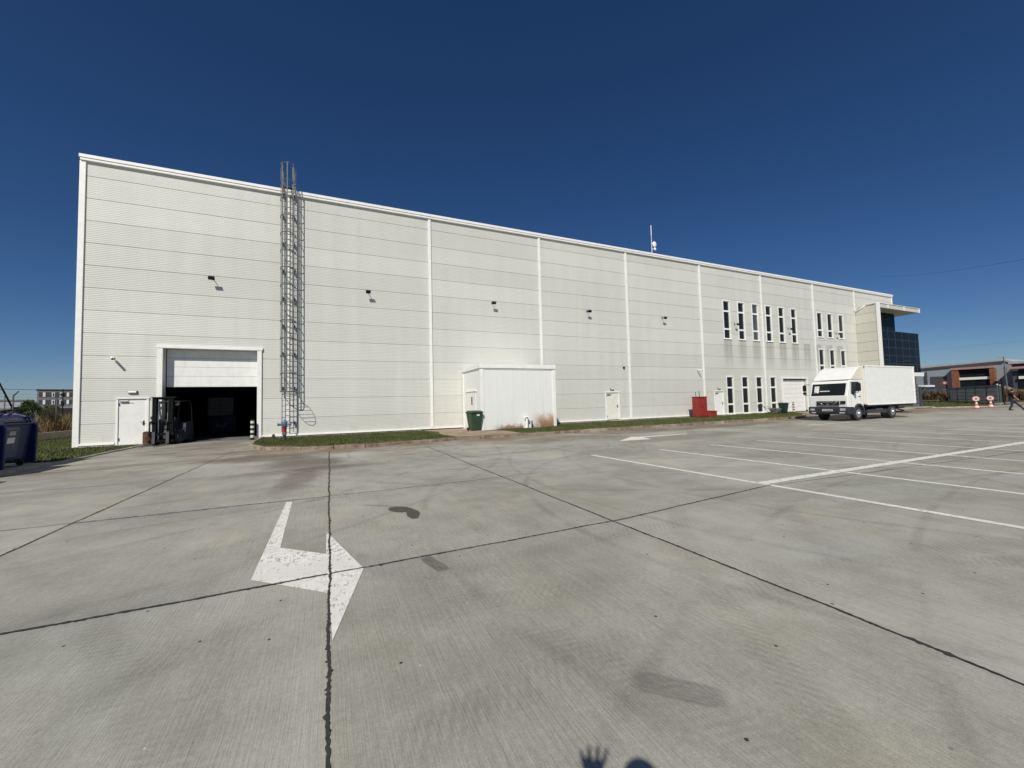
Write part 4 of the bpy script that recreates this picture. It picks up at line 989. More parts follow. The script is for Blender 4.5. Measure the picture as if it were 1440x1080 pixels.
for y_ in (YN+.5, YN+1.3): mb.cyl((38.02, y_, 1.6), (38.10, y_+.5, 1.75), .012)
mb.build('wiper', M['black'], cab)
mb = MB(); mb.box(37.965, 37.985, YN+.42, YF-.42, .92, 1.20); gr = mb.build('grille', M['black'], cab)
mb = MB()
for zz in (.95, 1.16): mb.box(37.957, 37.964, YN+.45, YF-.45, zz-.008, zz+.008)
mb.cyl((37.955, YN+.52, 1.16), (37.955, YN+.78, .96), .018, n=6); mb.cyl((37.955, YF-.52, 1.16), (37.955, YF-.78, .96), .018, n=6); mb.build('grille_bar', M['chrome'], gr)
vs, fs = text_mb('MAN', .17)
mb = MB(); mb.add([(37.95-v.z, (YN+YF)/2-v.x*1.5, 1.13+v.y*.75) for v in vs], fs); mb.cyl((37.955, (YN+YF)/2, 1.0), (37.945, (YN+YF)/2, 1.0), .05, n=20); mb.build('maker_lettering', M['chrome'], gr)
mb = MB(); mb.box(37.975, 37.992, YN+.10, YN+.36, 1.02, 1.20); mb.build('air_slot', M['black'], cab)
# lower body: bumper
mb = MB(); mb.prism([(37.9, .86), (37.86, .74), (37.88, .46), (38.05, .40), (38.75, .42), (38.62, .84)], 'y', YN-.02, YF+.02); bu = mb.build('bumper', M['bumper'], tk, bevel=.03)
mb = MB(); mb.box(37.852, 37.862, YN+.72, YN+1.28, .60, .71); pl = mb.build('number_plate', M['stk'], bu)
mb = MB()
for i in range(8): mb.box(37.846, 37.851, YN+.77+i*.06, YN+.805+i*.06, .625, .685)
mb.build('plate_characters', M['plast'], pl)
for y0, y1, z0, z1 in ((YN+.06, YN+.34, .62, .76), (YF-.34, YF-.10, .62, .74), (YN+.10, YN+.38, .46, .54), (YF-.40, YF-.16, .46, .53)):
    mb = MB(); mb.box(37.850, 37.87, y0, y1, z0, z1); mb.build('headlight', M['lens'], bu, bevel=.01)
# side windows and doors (near side)
def side_win(yy, s_):
    mb = MB(); y_ = yy+s_*.006
    mb.prism([(38.42, 1.62), (38.50, 2.28), (38.58, 2.30), (39.36, 2.30), (39.36, 1.78), (38.86, 1.74), (38.70, 1.52)], 'y', yy+s_*.001, y_); return mb.build('side_window', M['glass'], cab)
side_win(YN, -1); side_win(YF, 1)
mb = MB(); 
for a, b_ in (((38.38, .9), (38.40, 2.36)), ((39.44, 1.1), (39.44, 2.36))): mb.prism([(a[0], a[1]), (a[0]+.012, a[1]), (b_[0]+.012, b_[1]), (b_[0], b_[1])], 'y', YN-.002, YN-.004)
mb.box(39.2, 39.36, YN-.02, YN-.002, 1.42, 1.47); mb.build('door_handle', M['plast'], cab)
def mirror(y0, y1, s_):
    mb = MB(); mb.tube([(38.1, y0, 2.25), (38.0, y1, 2.25), (38.0, y1, 1.58), (38.1, y0, 1.55)], .015); o = mb.build('mirror_arm', M['black'], cab)
    mb = MB(); mb.cbox((38.02, y1, 2.02), .10, .18, .38); mb.cbox((38.02, y1, 1.70), .10, .18, .16); mb.build('mirror', M['black'], o, bevel=.02)
mirror(YF, YF+.26, 1)
mb = MB(); mb.tube([(38.45, YN, 2.3), (38.6, YN-.3, 2.3), (38.6, YN-.3, 1.7), (38.5, YN, 1.65)], .015); o_ = mb.build('mirror_arm', M['black'], cab)
mb = MB(); mb.cbox((38.62, YN-.3, 2.0), .12, .2, .46, R(10)); mb.build('mirror', M['black'], o_, bevel=.02)
# roof deflector and side fairings
mb = MB(); mb.prism([(38.40, 2.47), (38.50, 2.62), (39.30, 3.18), (39.46, 3.25), (39.90, 3.30), (39.90, 2.47)], 'y', YN+.05, YF-.05); mb.build('roof_deflector', M['truckw'], tk, bevel=.03)
mb = MB(); mb.prism([(38.52, 2.48), (39.28, 3.10), (39.46, 3.20), (39.93, 3.27), (39.93, .98), (39.73, .98), (39.73, 2.48)], 'y', YN+.005, YN+.045); mb.build('side_fairing', M['cream'], tk)
mb = MB(); mb.prism([(38.52, 2.48), (39.28, 3.10), (39.46, 3.20), (39.93, 3.27), (39.93, .98), (39.73, .98), (39.73, 2.48)], 'y', YF-.045, YF-.005); mb.build('side_fairing', M['cream'], tk)
# cargo box
BY0, BY1 = -11.42, -9.22
mb = MB(); mb.box(39.96, 45.92, BY0, BY1, .93, 3.31); cb = mb.build('cargo_box', M['boxw'], tk, bevel=.02)
mb = MB()
for y_ in (BY0, BY1):
    s_ = -1 if y_ == BY0 else 1
    mb.box(39.95, 46.0, y_+s_*.001, y_+s_*.022, 3.25, 3.34); mb.box(39.95, 40.03, y_+s_*.001, y_+s_*.020, .93, 3.249); mb.box(45.86, 45.97, y_+s_*.001, y_+s_*.020, .90, 3.249); mb.box(40.031, 45.859, y_+s_*.001, y_+s_*.018, .90, .97)
mb.build('box_edge_profile', M['white'], cb)
mb = MB()
for y_ in (BY0+.02, BY1-.12): mb.box(39.93, 39.959, y_, y_+.12, 3.2, 3.26)
mb.build('marker_lamp', M['black'], cb)
mb = MB(); mb.box(45.925, 45.96, BY0+.05, (BY0+BY1)/2-.01, .95, 3.25); mb.box(45.925, 45.96, (BY0+BY1)/2+.01, BY1-.05, .95, 3.25); mb.build('rear_door', M['white'], cb)
# chassis, skirts, wheels
mb = MB(); mb.box(38.6, 46.0, -10.8, -9.9, .58, .80); mb.box(39.9, 45.7, BY0+.05, BY1-.05, .80, .928); mb.build('chassis', M['black'], tk)
mb = MB(); mb.box(40.1, 42.35, -11.34, -11.28, .40, .62); mb.box(40.1, 42.35, -9.45, -9.4, .40, .62); mb.build('side_guard', M['plast'], tk)
mb = MB(); mb.box(40.3, 41.3, -9.9, -9.5, .35, .75); mb.cyl((41.4, -11.1, .55), (42.2, -11.1, .55), .17, n=18); mb.build('fuel_tank', M['galv'], tk, bevel=.03)
mb = MB(); mb.box(45.1, 45.8, -11.3, -9.4, .28, .38); mb.cyl((44.6, -10.9, .6), (45.6, -10.9, .4), .05); mb.cyl((44.6, -9.8, .6), (45.6, -9.8, .4), .05); mb.box(43.9, 45.0, -11.34, -11.3, .72, .82); mb.build('tail_lift', M['galv'], tk)
mb = MB()
arc = [(39.14+.60*math.cos(R(a)), .43+.60*math.sin(R(a))) for a in range(-8, 189, 14)]; arc2 = [(39.14+.50*math.cos(R(a)), .43+.50*math.sin(R(a))) for a in range(188, -9, -14)]
for y0, y1 in ((YN-.05, YN+.35), (YF-.35, YF+.05)): mb = MB(); mb.prism(arc+arc2, 'y', y0, y1); mb.build('wheel_arch', M['plast'], tk)
def wheel(x, y0, y1, out, rad=.43):
    mb = MB(); mb.cyl((x, y0, rad), (x, y1, rad), rad, n=32); w_ = mb.build('wheel', M['rubber'], tk, bevel=.03)
    yo = y0 if out < 0 else y1
    mb = MB(); mb.cyl((x, yo+out*.001, rad), (x, yo+out*.018, rad), .25, .23, n=24); mb.cyl((x, yo+out*.019, rad), (x, yo+out*.07, rad), .11, .08, n=16)
    for i in range(8):
        t = 2*PI*i/8; mb.cyl((x+.17*math.cos(t), yo+out*.018, rad+.17*math.sin(t)), (x+.17*math.cos(t), yo+out*.035, rad+.17*math.sin(t)), .02, n=6)
    mb.build('rim', M['chrome'], w_)
for x in (39.14, 43.1):
    wheel(x, -11.34, -11.06 if x < 40 else -10.86, -1); wheel(x, -9.64 if x < 40 else -9.84, -9.36, 1)

# ------------------------------------------------------------------ people
def capsule(mb, pts):
    for (a, ra), (b, rb) in zip(pts[:-1], pts[1:]):
        a = Vector(a); b = Vector(b)
        mb.cyl(a, b, ra, rb, n=14); mb.ball(a, ra, n=12, m=8); mb.ball(b, rb, n=12, m=8)
def hand(mb, wrist, fwd, up, side, sc_=1.0, curl=.2, thumb=1, spread=.12):
    w_ = Vector(wrist); f = Vector(fwd).normalized(); u = Vector(up).normalized(); s_ = f.cross(u).normalized(); u = s_.cross(f).normalized()
    # palm
    c = w_+f*.05*sc_
    rot = Matrix((s_, f, u)).transposed()
    mb.ball(c, .040*sc_, .052*sc_, .016*sc_, rot=rot)
    lens = (.068, .078, .072, .058)
    for i, L in enumerate(lens):
        o = (i-1.5)*.021*sc_; base = w_+f*.088*sc_+s_*o*thumb
        d = (f+s_*thumb*(i-1.5)*spread).normalized()
        k1 = base+d*L*.45*sc_-u*curl*.01; k2 = k1+(d-u*curl).normalized()*L*.32*sc_; k3 = k2+(d-u*curl*2).normalized()*L*.28*sc_
        capsule(mb, [(base-d*.02, .0095*sc_), (k1, .009*sc_), (k2, .008*sc_), (k3, .007*sc_)])
    tb = w_+f*.03*sc_-s_*thumb*.03*sc_
    t1 = tb+(f*.6-s_*thumb*.8).normalized()*.038*sc_; t2 = t1+(f*.85-s_*thumb*.45).normalized()*.03*sc_
    capsule(mb, [(tb, .013*sc_), (t1, .011*sc_), (t2, .009*sc_)])
def head(mb, c, f, tilt=0, r=1.0):
    """c centre of the head, f facing unit vector (horizontal-ish)"""
    c = Vector(c); f = Vector(f).normalized(); up = Vector((0, 0, 1)); s_ = f.cross(up).normalized(); up = s_.cross(f).normalized()
    rot = Matrix((s_, f, up)).transposed()
    mb.ball(c+up*.02, .073*r, .092*r, .098*r, n=18, m=14, rot=rot)
    mb.ball(c-up*.055+f*.022, .055*r, .062*r, .062*r, n=14, m=10, rot=rot)          # jaw
    mb.ball(c-up*.012+f*.096, .013, .018, .024, rot=rot)                            # nose
    mb.ball(c-up*.052+f*.083, .026, .010, .009, rot=rot)                            # lips
    mb.ball(c+up*.028+f*.083, .05, .014, .010, rot=rot)                             # brow
    for a in (-1, 1): mb.ball(c+s_*a*.076-f*.005, .010, .018, .030, rot=rot)        # ears
    return s_, f, up
def person(name, root, J, mats, face, hands, label, voxel=.009, hs_=1.0, spr=.12):
    e = empty(name, root, label, 'person')
    mb = MB()
    s_, f, up = head(mb, J['head'], face)
    capsule(mb, [(J['neck'], .055), (Vector(J['head'])-up*.06, .052)])
    capsule(mb, [(J['chest'], .115), (J['neck'], .06)])
    for sd in ('l', 'r'):
        capsule(mb, [(J['sh'+sd], .05), (J['el'+sd], .041), (J['wr'+sd], .027)])
        capsule(mb, [(J['chest'], .08), (J['sh'+sd], .055)])
        capsule(mb, [(J['pelvis'], .1), (J['hip'+sd], .085), (J['kn'+sd], .052), (J['an'+sd], .038)])
        capsule(mb, [(J['an'+sd], .036), (J['toe'+sd], .032)])
        fd, ud, cl, th = hands[sd]
        hand(mb, J['wr'+sd], fd, ud, sd, hs_, cl, th, spr)
    capsule(mb, [(J['pelvis'], .115), (J['chest'], .12)])
    remesh_build(mb, 'body', mats['skin'], e, voxel, 3)
    # face
    mb = MB()
    for a in (-1, 1): mb.ball(Vector(J['head'])+s_*a*.031+f*.083+up*.010, .011, .007, .007)
    mb.build('eyes', M['black'], e, True)
    # hair
    mb = MB(); c = Vector(J['head']); rot = Matrix((s_, f, up)).transposed()
    mb.ball(c+up*.040-f*.014, .083, .095, .094, n=18, m=12, rot=rot); mb.ball(c-f*.045-up*.0, .07, .06, .075, rot=rot)
    remesh_build(mb, 'hair', mats['hair'], e, .01, 2)
    # shirt
    mb = MB(); capsule(mb, [(Vector(J['pelvis'])+Vector((0, 0, .04)), .145), (J['chest'], .150)])
    ch = Vector(J['chest'])
    for sd in ('l', 'r'):
        sh_, el = Vector(J['sh'+sd]), Vector(J['el'+sd])
        capsule(mb, [(ch+Vector((0, 0, .02)), .115), (sh_, .073)]); capsule(mb, [(sh_, .073), (sh_.lerp(el, .62), .062)])
    capsule(mb, [(ch+Vector((0, 0, .05)), .10), (Vector(J['neck'])-Vector((0, 0, .03)), .068)])
    remesh_build(mb, 'shirt', mats['shirt'], e, .012, 3)
    mb = MB()
    for sd in ('l', 'r'): capsule(mb, [(J['pelvis'], .128), (J['hip'+sd], .105), (J['kn'+sd], .073), (Vector(J['an'+sd])+Vector((0, 0, .015)), .058)])
    remesh_build(mb, 'trousers', mats['trousers'], e, .012, 3)
    for sd in ('l', 'r'):
        mb = MB(); a = Vector(J['an'+sd]); t = Vector(J['toe'+sd]); bk = a-(t-a)*.28; 
        capsule(mb, [((a.x, a.y, a.z-.02), .047), ((bk.x, bk.y, t.z), .044), ((t.x, t.y, t.z), .045)]); capsule(mb, [((a.x, a.y, a.z-.02), .045), ((t.x, t.y, t.z), .042)])
        remesh_build(mb, 'shoe', mats['shoe'], e, .01, 2)
    return e
dk = dict(skin=M['skin'], hair=M['hair'], shirt=M['tee'], trousers=M['jean'], shoe=M['shoe'])
# walker on the far right, striding towards +X / away; local frame: x = world x, y = world y
wd = Vector((.46, -.888, 0)); sd_ = Vector((wd.y, -wd.x, 0))   # walking direction and its right hand side
def WJ(a, s_, z): v = wd*a+sd_*s_; return (v.x, v.y, z)
J = dict(pelvis=WJ(-.02, 0, .89), chest=WJ(-.06, 0, 1.26), neck=WJ(-.01, 0, 1.46), head=WJ(.06, 0, 1.60),
         shl=WJ(-.05, -.19, 1.40), shr=WJ(-.05, .19, 1.40), ell=WJ(.02, -.25, 1.12), elr=WJ(.06, .25, 1.13), wrl=WJ(.12, -.2, .93), wrr=WJ(.18, .2, .93),
         hipl=WJ(-.02, -.09, .87), hipr=WJ(-.02, .09, .87), knl=WJ(.26, -.1, .52), knr=WJ(-.05, .1, .46), anl=WJ(.56, -.09, .10), anr=WJ(-.18, .09, .10), toel=WJ(.72, -.09, .07), toer=WJ(-.03, .09, .045))
person('person', (60.05, -12.0, 0), J, dict(dk, trousers=M['trous']), (.85, -.52, -.1), {'l': (wd*.3+Vector((0, 0, -.8)), sd_, .5, 1), 'r': (wd*.6+Vector((0, 0, -.6)), -sd_, .6, -1)},
       'man in black t-shirt and dark trousers striding past the traffic signs at the right edge', .014)
# photographer, seen by their shadow
pf = Vector((math.sin(.45), math.cos(.45), 0)); ps = Vector((pf.y, -pf.x, 0))
pc = Vector((10.40, -24.93, 0))
def PJ(a, s_, z): v = pf*a+ps*s_; return (v.x, v.y, z)
def WL(x, y, z): return (x-pc.x, y-pc.y, z)
J = dict(pelvis=PJ(-.07, 0, 1.02), chest=PJ(-.06, 0, 1.43), neck=PJ(-.03, 0, 1.64), head=PJ(.05, -.035, 1.80),
         shl=PJ(-.06, -.21, 1.58), shr=PJ(-.06, .21, 1.58), ell=PJ(.02, -.34, 1.52), elr=PJ(.08, .32, 1.38), wrl=WL(10.222, -24.76, 1.775), wrr=WL(10.50, -24.77, 1.47),
         hipl=PJ(-.07, -.10, 1.0), hipr=PJ(-.07, .10, 1.0), knl=PJ(-.04, -.12, .54), knr=PJ(-.04, .12, .54), anl=PJ(-.08, -.13, .10), anr=PJ(-.06, .14, .10), toel=PJ(.08, -.15, .05), toer=PJ(.10, .16, .05))
person('person', pc, J, dk, (pf.x, pf.y, 0), {'l': (Vector((.12, .10, 1)), -pf, .02, -1), 'r': (Vector((.05, .3, 1)), -pf, .5, 1)},
       'person with one open hand raised, seen only as a shadow on the concrete', .007, 1.12, .22)
mb = MB(); mb.cbox((10.385, -24.70, 1.55), .15, .008, .074, -.43); tag(mb.build('phone', M['black'], bevel=.003), 'dark phone held up by the person taking the photo', 'phone')

# ------------------------------------------------------------------ traffic signs right
def cone_sign(loc, label):
    e = empty('traffic_sign', loc, label, 'traffic sign', 'round signs on striped cones by the exit', R(-72))
    mb = MB(); mb.box(-.25, .25, -.25, .25, 0, .05); mb.build('base', M['redp'], e, True, .01)
    mb = MB(); mb.cyl((0, 0, .05), (0, 0, .62), .19, .05, n=20); mb.build('cone', M['rw'], e, True)
    mb = MB(); mb.cyl((0, 0, .62), (0, 0, .75), .02); mb.build('stem', M['galv'], e, True)
    mb = MB(); mb.cyl((0, .012, .92), (0, -.012, .92), .26, n=32); d = mb.build('sign_disc', M['redp'], e, True)
    mb = MB(); mb.cyl((0, -.013, .92), (0, -.018, .92), .20, n=32); mb.build('disc_face', M['stk'], d, True)
    mb = MB(); mb.cyl((0, -.019, .95), (0, -.022, .95), .07, n=16); mb.cbox((0, -.021, .86), .2, .004, .05, 0, 0); mb.build('disc_symbol', M['redp'], d, True)
    return e
cs = cone_sign((63.9, -8.9, .0), 'left one of two round signs on striped cones, nearer the truck')
copy_tree(cs, None, Vector((67.4, -8.8, .0)), 'right one of two round signs on striped cones, nearer the gate end')

# ------------------------------------------------------------------ right side: gate, fence, posts
gt = empty('sliding_gate', (90, -2, .1), 'grey mesh sliding gate of five framed panels standing open beside the exit', 'gate')
A = Vector((78.2, -6.6)); B = Vector((100.2, 4.5)); 
L = (B-A).length; d = (B-A).normalized()
npan = 5
def gbar(mb, t0, t1, z0, z1, th=.06, off=0):
    a = A+d*t0; b = A+d*t1; n = Vector((-d.y, d.x))*th/2; o = Vector((d.y, -d.x))*off
    a = a+o; b = b+o
    mb.add([(a.x+n.x, a.y+n.y, z0), (a.x-n.x, a.y-n.y, z0), (b.x-n.x, b.y-n.y, z0), (b.x+n.x, b.y+n.y, z0), (a.x+n.x, a.y+n.y, z1), (a.x-n.x, a.y-n.y, z1), (b.x-n.x, b.y-n.y, z1), (b.x+n.x, b.y+n.y, z1)],
           [(0,3,2,1),(4,5,6,7),(0,1,5,4),(1,2,6,5),(2,3,7,6),(3,0,4,7)])
for i in range(npan+1): mb = MB(); t = L*i/npan; gbar(mb, max(0, t-.09), min(L, t+.09), .1, 2.15, .16); mb.build('gate_upright', M['post'], gt)
mb = MB(); gbar(mb, 0, L, 2.16, 2.28, .14); mb.build('gate_rail', M['gtrim'], gt)
mb = MB(); gbar(mb, 0, L, .22, .34, .12, .1); mb.build('gate_rail', M['gtrim'], gt)
for i in range(npan):
    mb = MB(); t0 = L*i/npan+.1; t1 = L*(i+1)/npan-.1; n_ = 14
    for j in range(n_): gbar(mb, t0+(t1-t0)*j/n_, t0+(t1-t0)*(j+.72)/n_, .36, 2.14, .02)
    for zz in (.5, 1.0, 1.5, 1.95): gbar(mb, t0, t1, zz, zz+.03, .03)
    mb.build('gate_panel', M['gmesh'], gt)
fn = empty('mesh_fence', (100.6, 10, .1), 'dark post fence before the brown reeds behind the truck', 'fence')
for y_ in (4.9, 7.5, 9.8, 12.6, 15.4, 18.2): mb = MB(); mb.box(100.55, 100.63, y_-.04, y_+.04, .1, 2.1); mb.build('post', M['post'], fn)
for z_ in (.3, 2.0): mb = MB(); mb.box(100.57, 100.61, 4.9, 18.2, z_, z_+.05); mb.build('rail', M['gtrim'], fn)
pt = empty('gate_pillar', (65.5, -4.2, .08), 'pale grey steel pillar with white slab foot behind the truck', 'pillar')
mb = MB(); mb.box(65.0, 65.9, -4.3, -4.1, .17, 2.5); mb.build('pillar', M['galv'], pt); mb = MB(); mb.box(64.6, 67.2, -5.0, -3.6, .05, .17); mb.build('slab', M['apron'], pt)
for zz in (.5, .9, 1.3, 1.7, 2.1): mb = MB(); mb.box(65.3, 65.6, -4.32, -4.301, zz, zz+.16); mb.build('hinge_plate', M['plast'], pt)
mb = MB(); mb.box(66.2, 66.6, -4.3, -4.05, .17, 2.25); tag(mb.build('dark_post', M['post']), 'square dark post just right of the pale pillar behind the truck', 'post')
mb = MB(); mb.cyl((77.4, -7.0, 0), (77.4, -7.0, 2.9), .10); mb.cyl((77.4, -7.0, 0), (77.4, -7.0, .1), .3); mb.ball((77.4, -7.0, 2.9), .12); tag(mb.build('gate_post', M['black']), 'thick black round gate post beside the exit', 'post')
wp = empty('guide_post', (76.6, -6.8, 0), 'thin white gate guide post on a white block at the gate end', 'post')
mb = MB(); mb.box(76.6, 76.67, -6.85, -6.78, .3, 2.2); mb.build('post', M['galv'], wp); mb = MB(); mb.box(76.2, 77.0, -7.1, -6.6, 0, .28); mb.build('block', M['apron'], wp, bevel=.03)
mb = MB(); mb.ball((76.64, -6.81, 2.28), .10); mb.build('beacon', M['lens'], wp)
rs = empty('no_entry_sign', (99.9, 4.9, .1), 'small round red no entry sign above the fence', 'traffic sign')
mb = MB(); mb.cyl((100, 4.95, .1), (100, 4.95, 2.75), .025); mb.build('post', M['galv'], rs)
mb = MB(); mb.cyl((99.98, 4.95, 3.1), (99.94, 4.95, 3.1), .34, n=24); mb.build('disc', M['redp'], rs)
mb = MB(); mb.cyl((99.935, 4.95, 3.1), (99.92, 4.95, 3.1), .16, n=16); mb.build('disc_centre', M['stk'], rs)
# parked van behind the fence
vn = empty('parked_van', (106.5, 10.6, .1), 'dark blue van with pale roof parked behind the reeds', 'van')
mb = MB(); mb.prism([(105, .45), (105, 1.6), (105.6, 1.9), (106, 2.55), (109.4, 2.6), (109.5, .45)], 'y', 9.4, 11.6); vb = mb.build('body', simple('van_blue', (.03, .05, .11), .3), vn, bevel=.06)
mb = MB(); mb.box(105.9, 109.4, 9.35, 11.65, 2.62, 2.95); mb.build('roof_cover', M['white'], vn, bevel=.04)
mb = MB(); mb.add([(105.6-.02, 9.55, 1.92), (105.6-.02, 11.45, 1.92), (105.96, 11.35, 2.5), (105.96, 9.65, 2.5)], [(0, 1, 2, 3)]); mb.build('windscreen', M['glass'], vb)
for y_ in (9.65, 11.1): mb = MB(); mb.box(104.97, 105.0, y_, y_+.3, 1.2, 1.45); mb.build('headlight', M['lens'], vb)
for x_ in (105.7, 108.8):
    for y_ in (9.4, 11.45): mb = MB(); mb.cyl((x_, y_, .45), (x_, y_+.15, .45), .35, n=20); mb.build('wheel', M['rubber'], vn)
# lamp post far right
lp = empty('street_lamp', (107, .6, .1), 'tall thin pale street lamp before the blue grey corrugated hall', 'street lamp')
mb = MB(); mb.cyl((107.1, .3, .1), (107.1, .45, 6.9), .11, .06); mb.build('pole', M['galv'], lp); mb = MB(); mb.cbox((107.0, .7, 6.95), .3, .7, .1); mb.build('lamp_head', M['lens'], lp, bevel=.02)

# industrial hall right, facade x = 130
ih_ = empty('industrial_hall', (140, 15, 0), 'blue grey industrial hall with orange brick portal seen beyond the gate', 'industrial hall')
mb = MB(); mb.prism([(40, 0), (40, 6.3), (6.45, 7.45), (4.9, 6.55), (4.9, 0)], 'x', 130, 160); mb.build('walls', M['indg'], ih_)
mb = MB(); mb.prism([(40.2, 6.32), (40.2, 6.75), (6.45, 7.85), (4.7, 6.95), (4.7, 6.57), (6.45, 7.47)], 'x', 129.8, 160.2); mb.build('roof', M['indw'], ih_)
mb = MB(); mb.prism([(40.1, 5.95), (40.1, 6.3), (6.45, 7.44), (6.45, 7.1)], 'x', 129.78, 129.98); mb.build('eaves_gutter', M['gbld2'], ih_)
mb = MB(); mb.box(129.9, 129.99, 14.5, 17.0, 0, 5.05); mb.box(129.8, 129.89, 14.6, 16.9, 0, 2.6); mb.build('loading_door', M['gbld2'], ih_)
for y0, y1 in ((12.4, 13.4), (7.45, 8.1)):
    mb = MB(); mb.box(128.9, 129.89, y0, y1, 0, 6.2); mb.build('brick_pier', M['brick'], ih_)
mb = MB(); mb.box(128.8, 129.9, 7.4, 13.5, 6.21, 6.6); mb.build('portal_fascia', M['pinkf'], ih_)
mb = MB(); mb.box(129.4, 129.89, 8.11, 12.39, 0, 6.2); pgl = mb.build('portal_glazing', M['glass'], ih_)
mb = MB(); mb.box(129.2, 129.39, 8.11, 12.39, 4.05, 4.55); mb.build('white_band', M['white'], pgl)
mb = MB()
for y_ in (17.6, 19.5, 2*10.3): mb.box(129.7, 129.78, y_-.15, y_+.15, 0, 6.2)
mb.build('downpipe', M['gbld2'], ih_)
mb = MB()
for i in range(9): mb.box(129.93, 129.99, 5.0+i*.17, 5.06+i*.17, 1, 6.4)
mb.build('corrugation', M['indw'], ih_)
ih2 = empty('glass_fronted_hall', (135, -8, 0), 'dark glass fronted hall with white band at the right edge', 'industrial hall')
mb = MB(); mb.box(125, 160, -30, 4.2, 0, 6.5); mb.build('walls', M['gbld2'], ih2); mb = MB(); mb.box(124.6, 160, -30, 4.5, 6.52, 6.95); mb.build('roof', M['indw'], ih2)
mb = MB(); mb.box(124.2, 124.55, -30, 4.6, 5.6, 5.95); mb.build('fascia', M['pinkf'], ih2)
mb = MB(); mb.box(124.8, 124.99, -30, 3.4, .5, 5.5); g2 = mb.build('glazing', M['glass'], ih2); mb = MB(); mb.box(124.6, 124.79, -30, 3.4, 3.7, 4.2); mb.build('white_band', M['white'], g2)
# cables
def cable(pts, r, label, name='overhead_cable'):
    mb = MB(); mb.tube(pts, r, n=5); return tag(mb.build(name, M['black']), label, 'cable', 'overhead cables')
a, b = Vector((180, 41, 40.6)), Vector((68.83, -11.14, 13.67))
def sag(a, b, s_, n=14, ext=0):
    return [a.lerp(b, t/n)-Vector((0, 0, s_*4*(t/n)*(1-t/n))) for t in range(n+1)]
cable(sag(Vector((148.7, 33.4, 34.5)), Vector((60, -16, 11.7)), .8), .012, 'thin cable crossing the blue sky right of the warehouse')
cable(sag(Vector((-90, 96, 9.2)), Vector((-20, 122, 7.2)), .6), .05, 'thin cable over the distant buildings at the left edge')
cable(sag(Vector((150, 90, 13.5)), Vector((150, -10, 13.0)), .8), .010, 'thin cable low over the industrial halls at right')

# ------------------------------------------------------------------ left side
lw = MB(); lw.box(-5.3, -5.1, -14, 60, 0, .47); lwo = lw.build('low_wall', M['conc'], bevel=.01); tag(lwo, 'low grey concrete boundary wall beyond the left lawn', 'wall')
fe = empty('wire_fence', (-5.2, 10, .47), 'wire fence with thin dark posts on top of the low concrete wall', 'fence')
for y_ in (-10, -6, -2, 2.2, 6.3, 10.1, 14, 18, 22, 26):
    mb = MB(); mb.cyl((-5.2, y_, .47), (-5.2, y_, 2.6), .035, n=8); mb.cyl((-5.2, y_, 2.6), (-5.0, y_, 2.85), .03, n=6); mb.build('post', M['post'], fe)
mb = MB()
for z_ in (.75, 1.2, 1.65, 2.1, 2.55, 2.7): mb.cyl((-5.2, -10, z_), (-5.2, 26, z_), .006, n=4)
mb.build('wires', M['post'], fe)
bm_ = empty('leaning_boom', (-5.4, 7.3, 0), 'dark slim boom leaning up to the left edge behind the containers', 'barrier boom')
mb = MB(); mb.cyl((-5.55, 7.0, 1.9), (-6.3, 6.3, 4.75), .045, .03, n=8); mb.build('boom', M['black'], bm_)
mb = MB(); mb.cyl((-5.55, 7.0, 0), (-5.55, 7.0, 1.95), .06); mb.cbox((-5.5, 7.05, 1.95), .3, .1, .12, .5); mb.build('stand', M['black'], bm_)
mb = MB(); mb.cyl((-7.4, 3.5, 0), (-7.4, 3.5, 2.0), .06); mb.cyl((-7.4, 3.5, 1.2), (-7.4, 3.5, 2.1), .10, .06); tag(mb.build('marker_post', M['black']), 'short dark post behind the containers at the left edge', 'post')
ll = empty('street_lamp', (-22, 37.5, 0), 'slim grey street lamp with curved head at the far left edge', 'street lamp')
mb = MB(); mb.cyl((-21.6, 37.6, 0), (-21.6, 37.6, 4.1), .06, .045); mb.tube([(-21.6, 37.6, 4.1), (-21.7, 37.55, 4.3), (-22.1, 37.4, 4.36), (-22.5, 37.2, 4.3)], .045); mb.build('pole', M['galv'], ll)
ep = empty('utility_pole', (-38, 85.2, 0), 'slim dark utility pole before the grey building', 'utility pole')
mb = MB(); mb.cyl((-38, 85.2, 0), (-38, 85.2, 6.6), .12, .08); mb.build('pole', M['black'], ep); mb = MB(); mb.cyl((-38, 85.2, 5.1), (-38, 85.2, 5.7), .28); mb.cyl((-38, 85.2, 3.2), (-38, 85.2, 3.9), .25); mb.build('insulator', M['black'], ep)
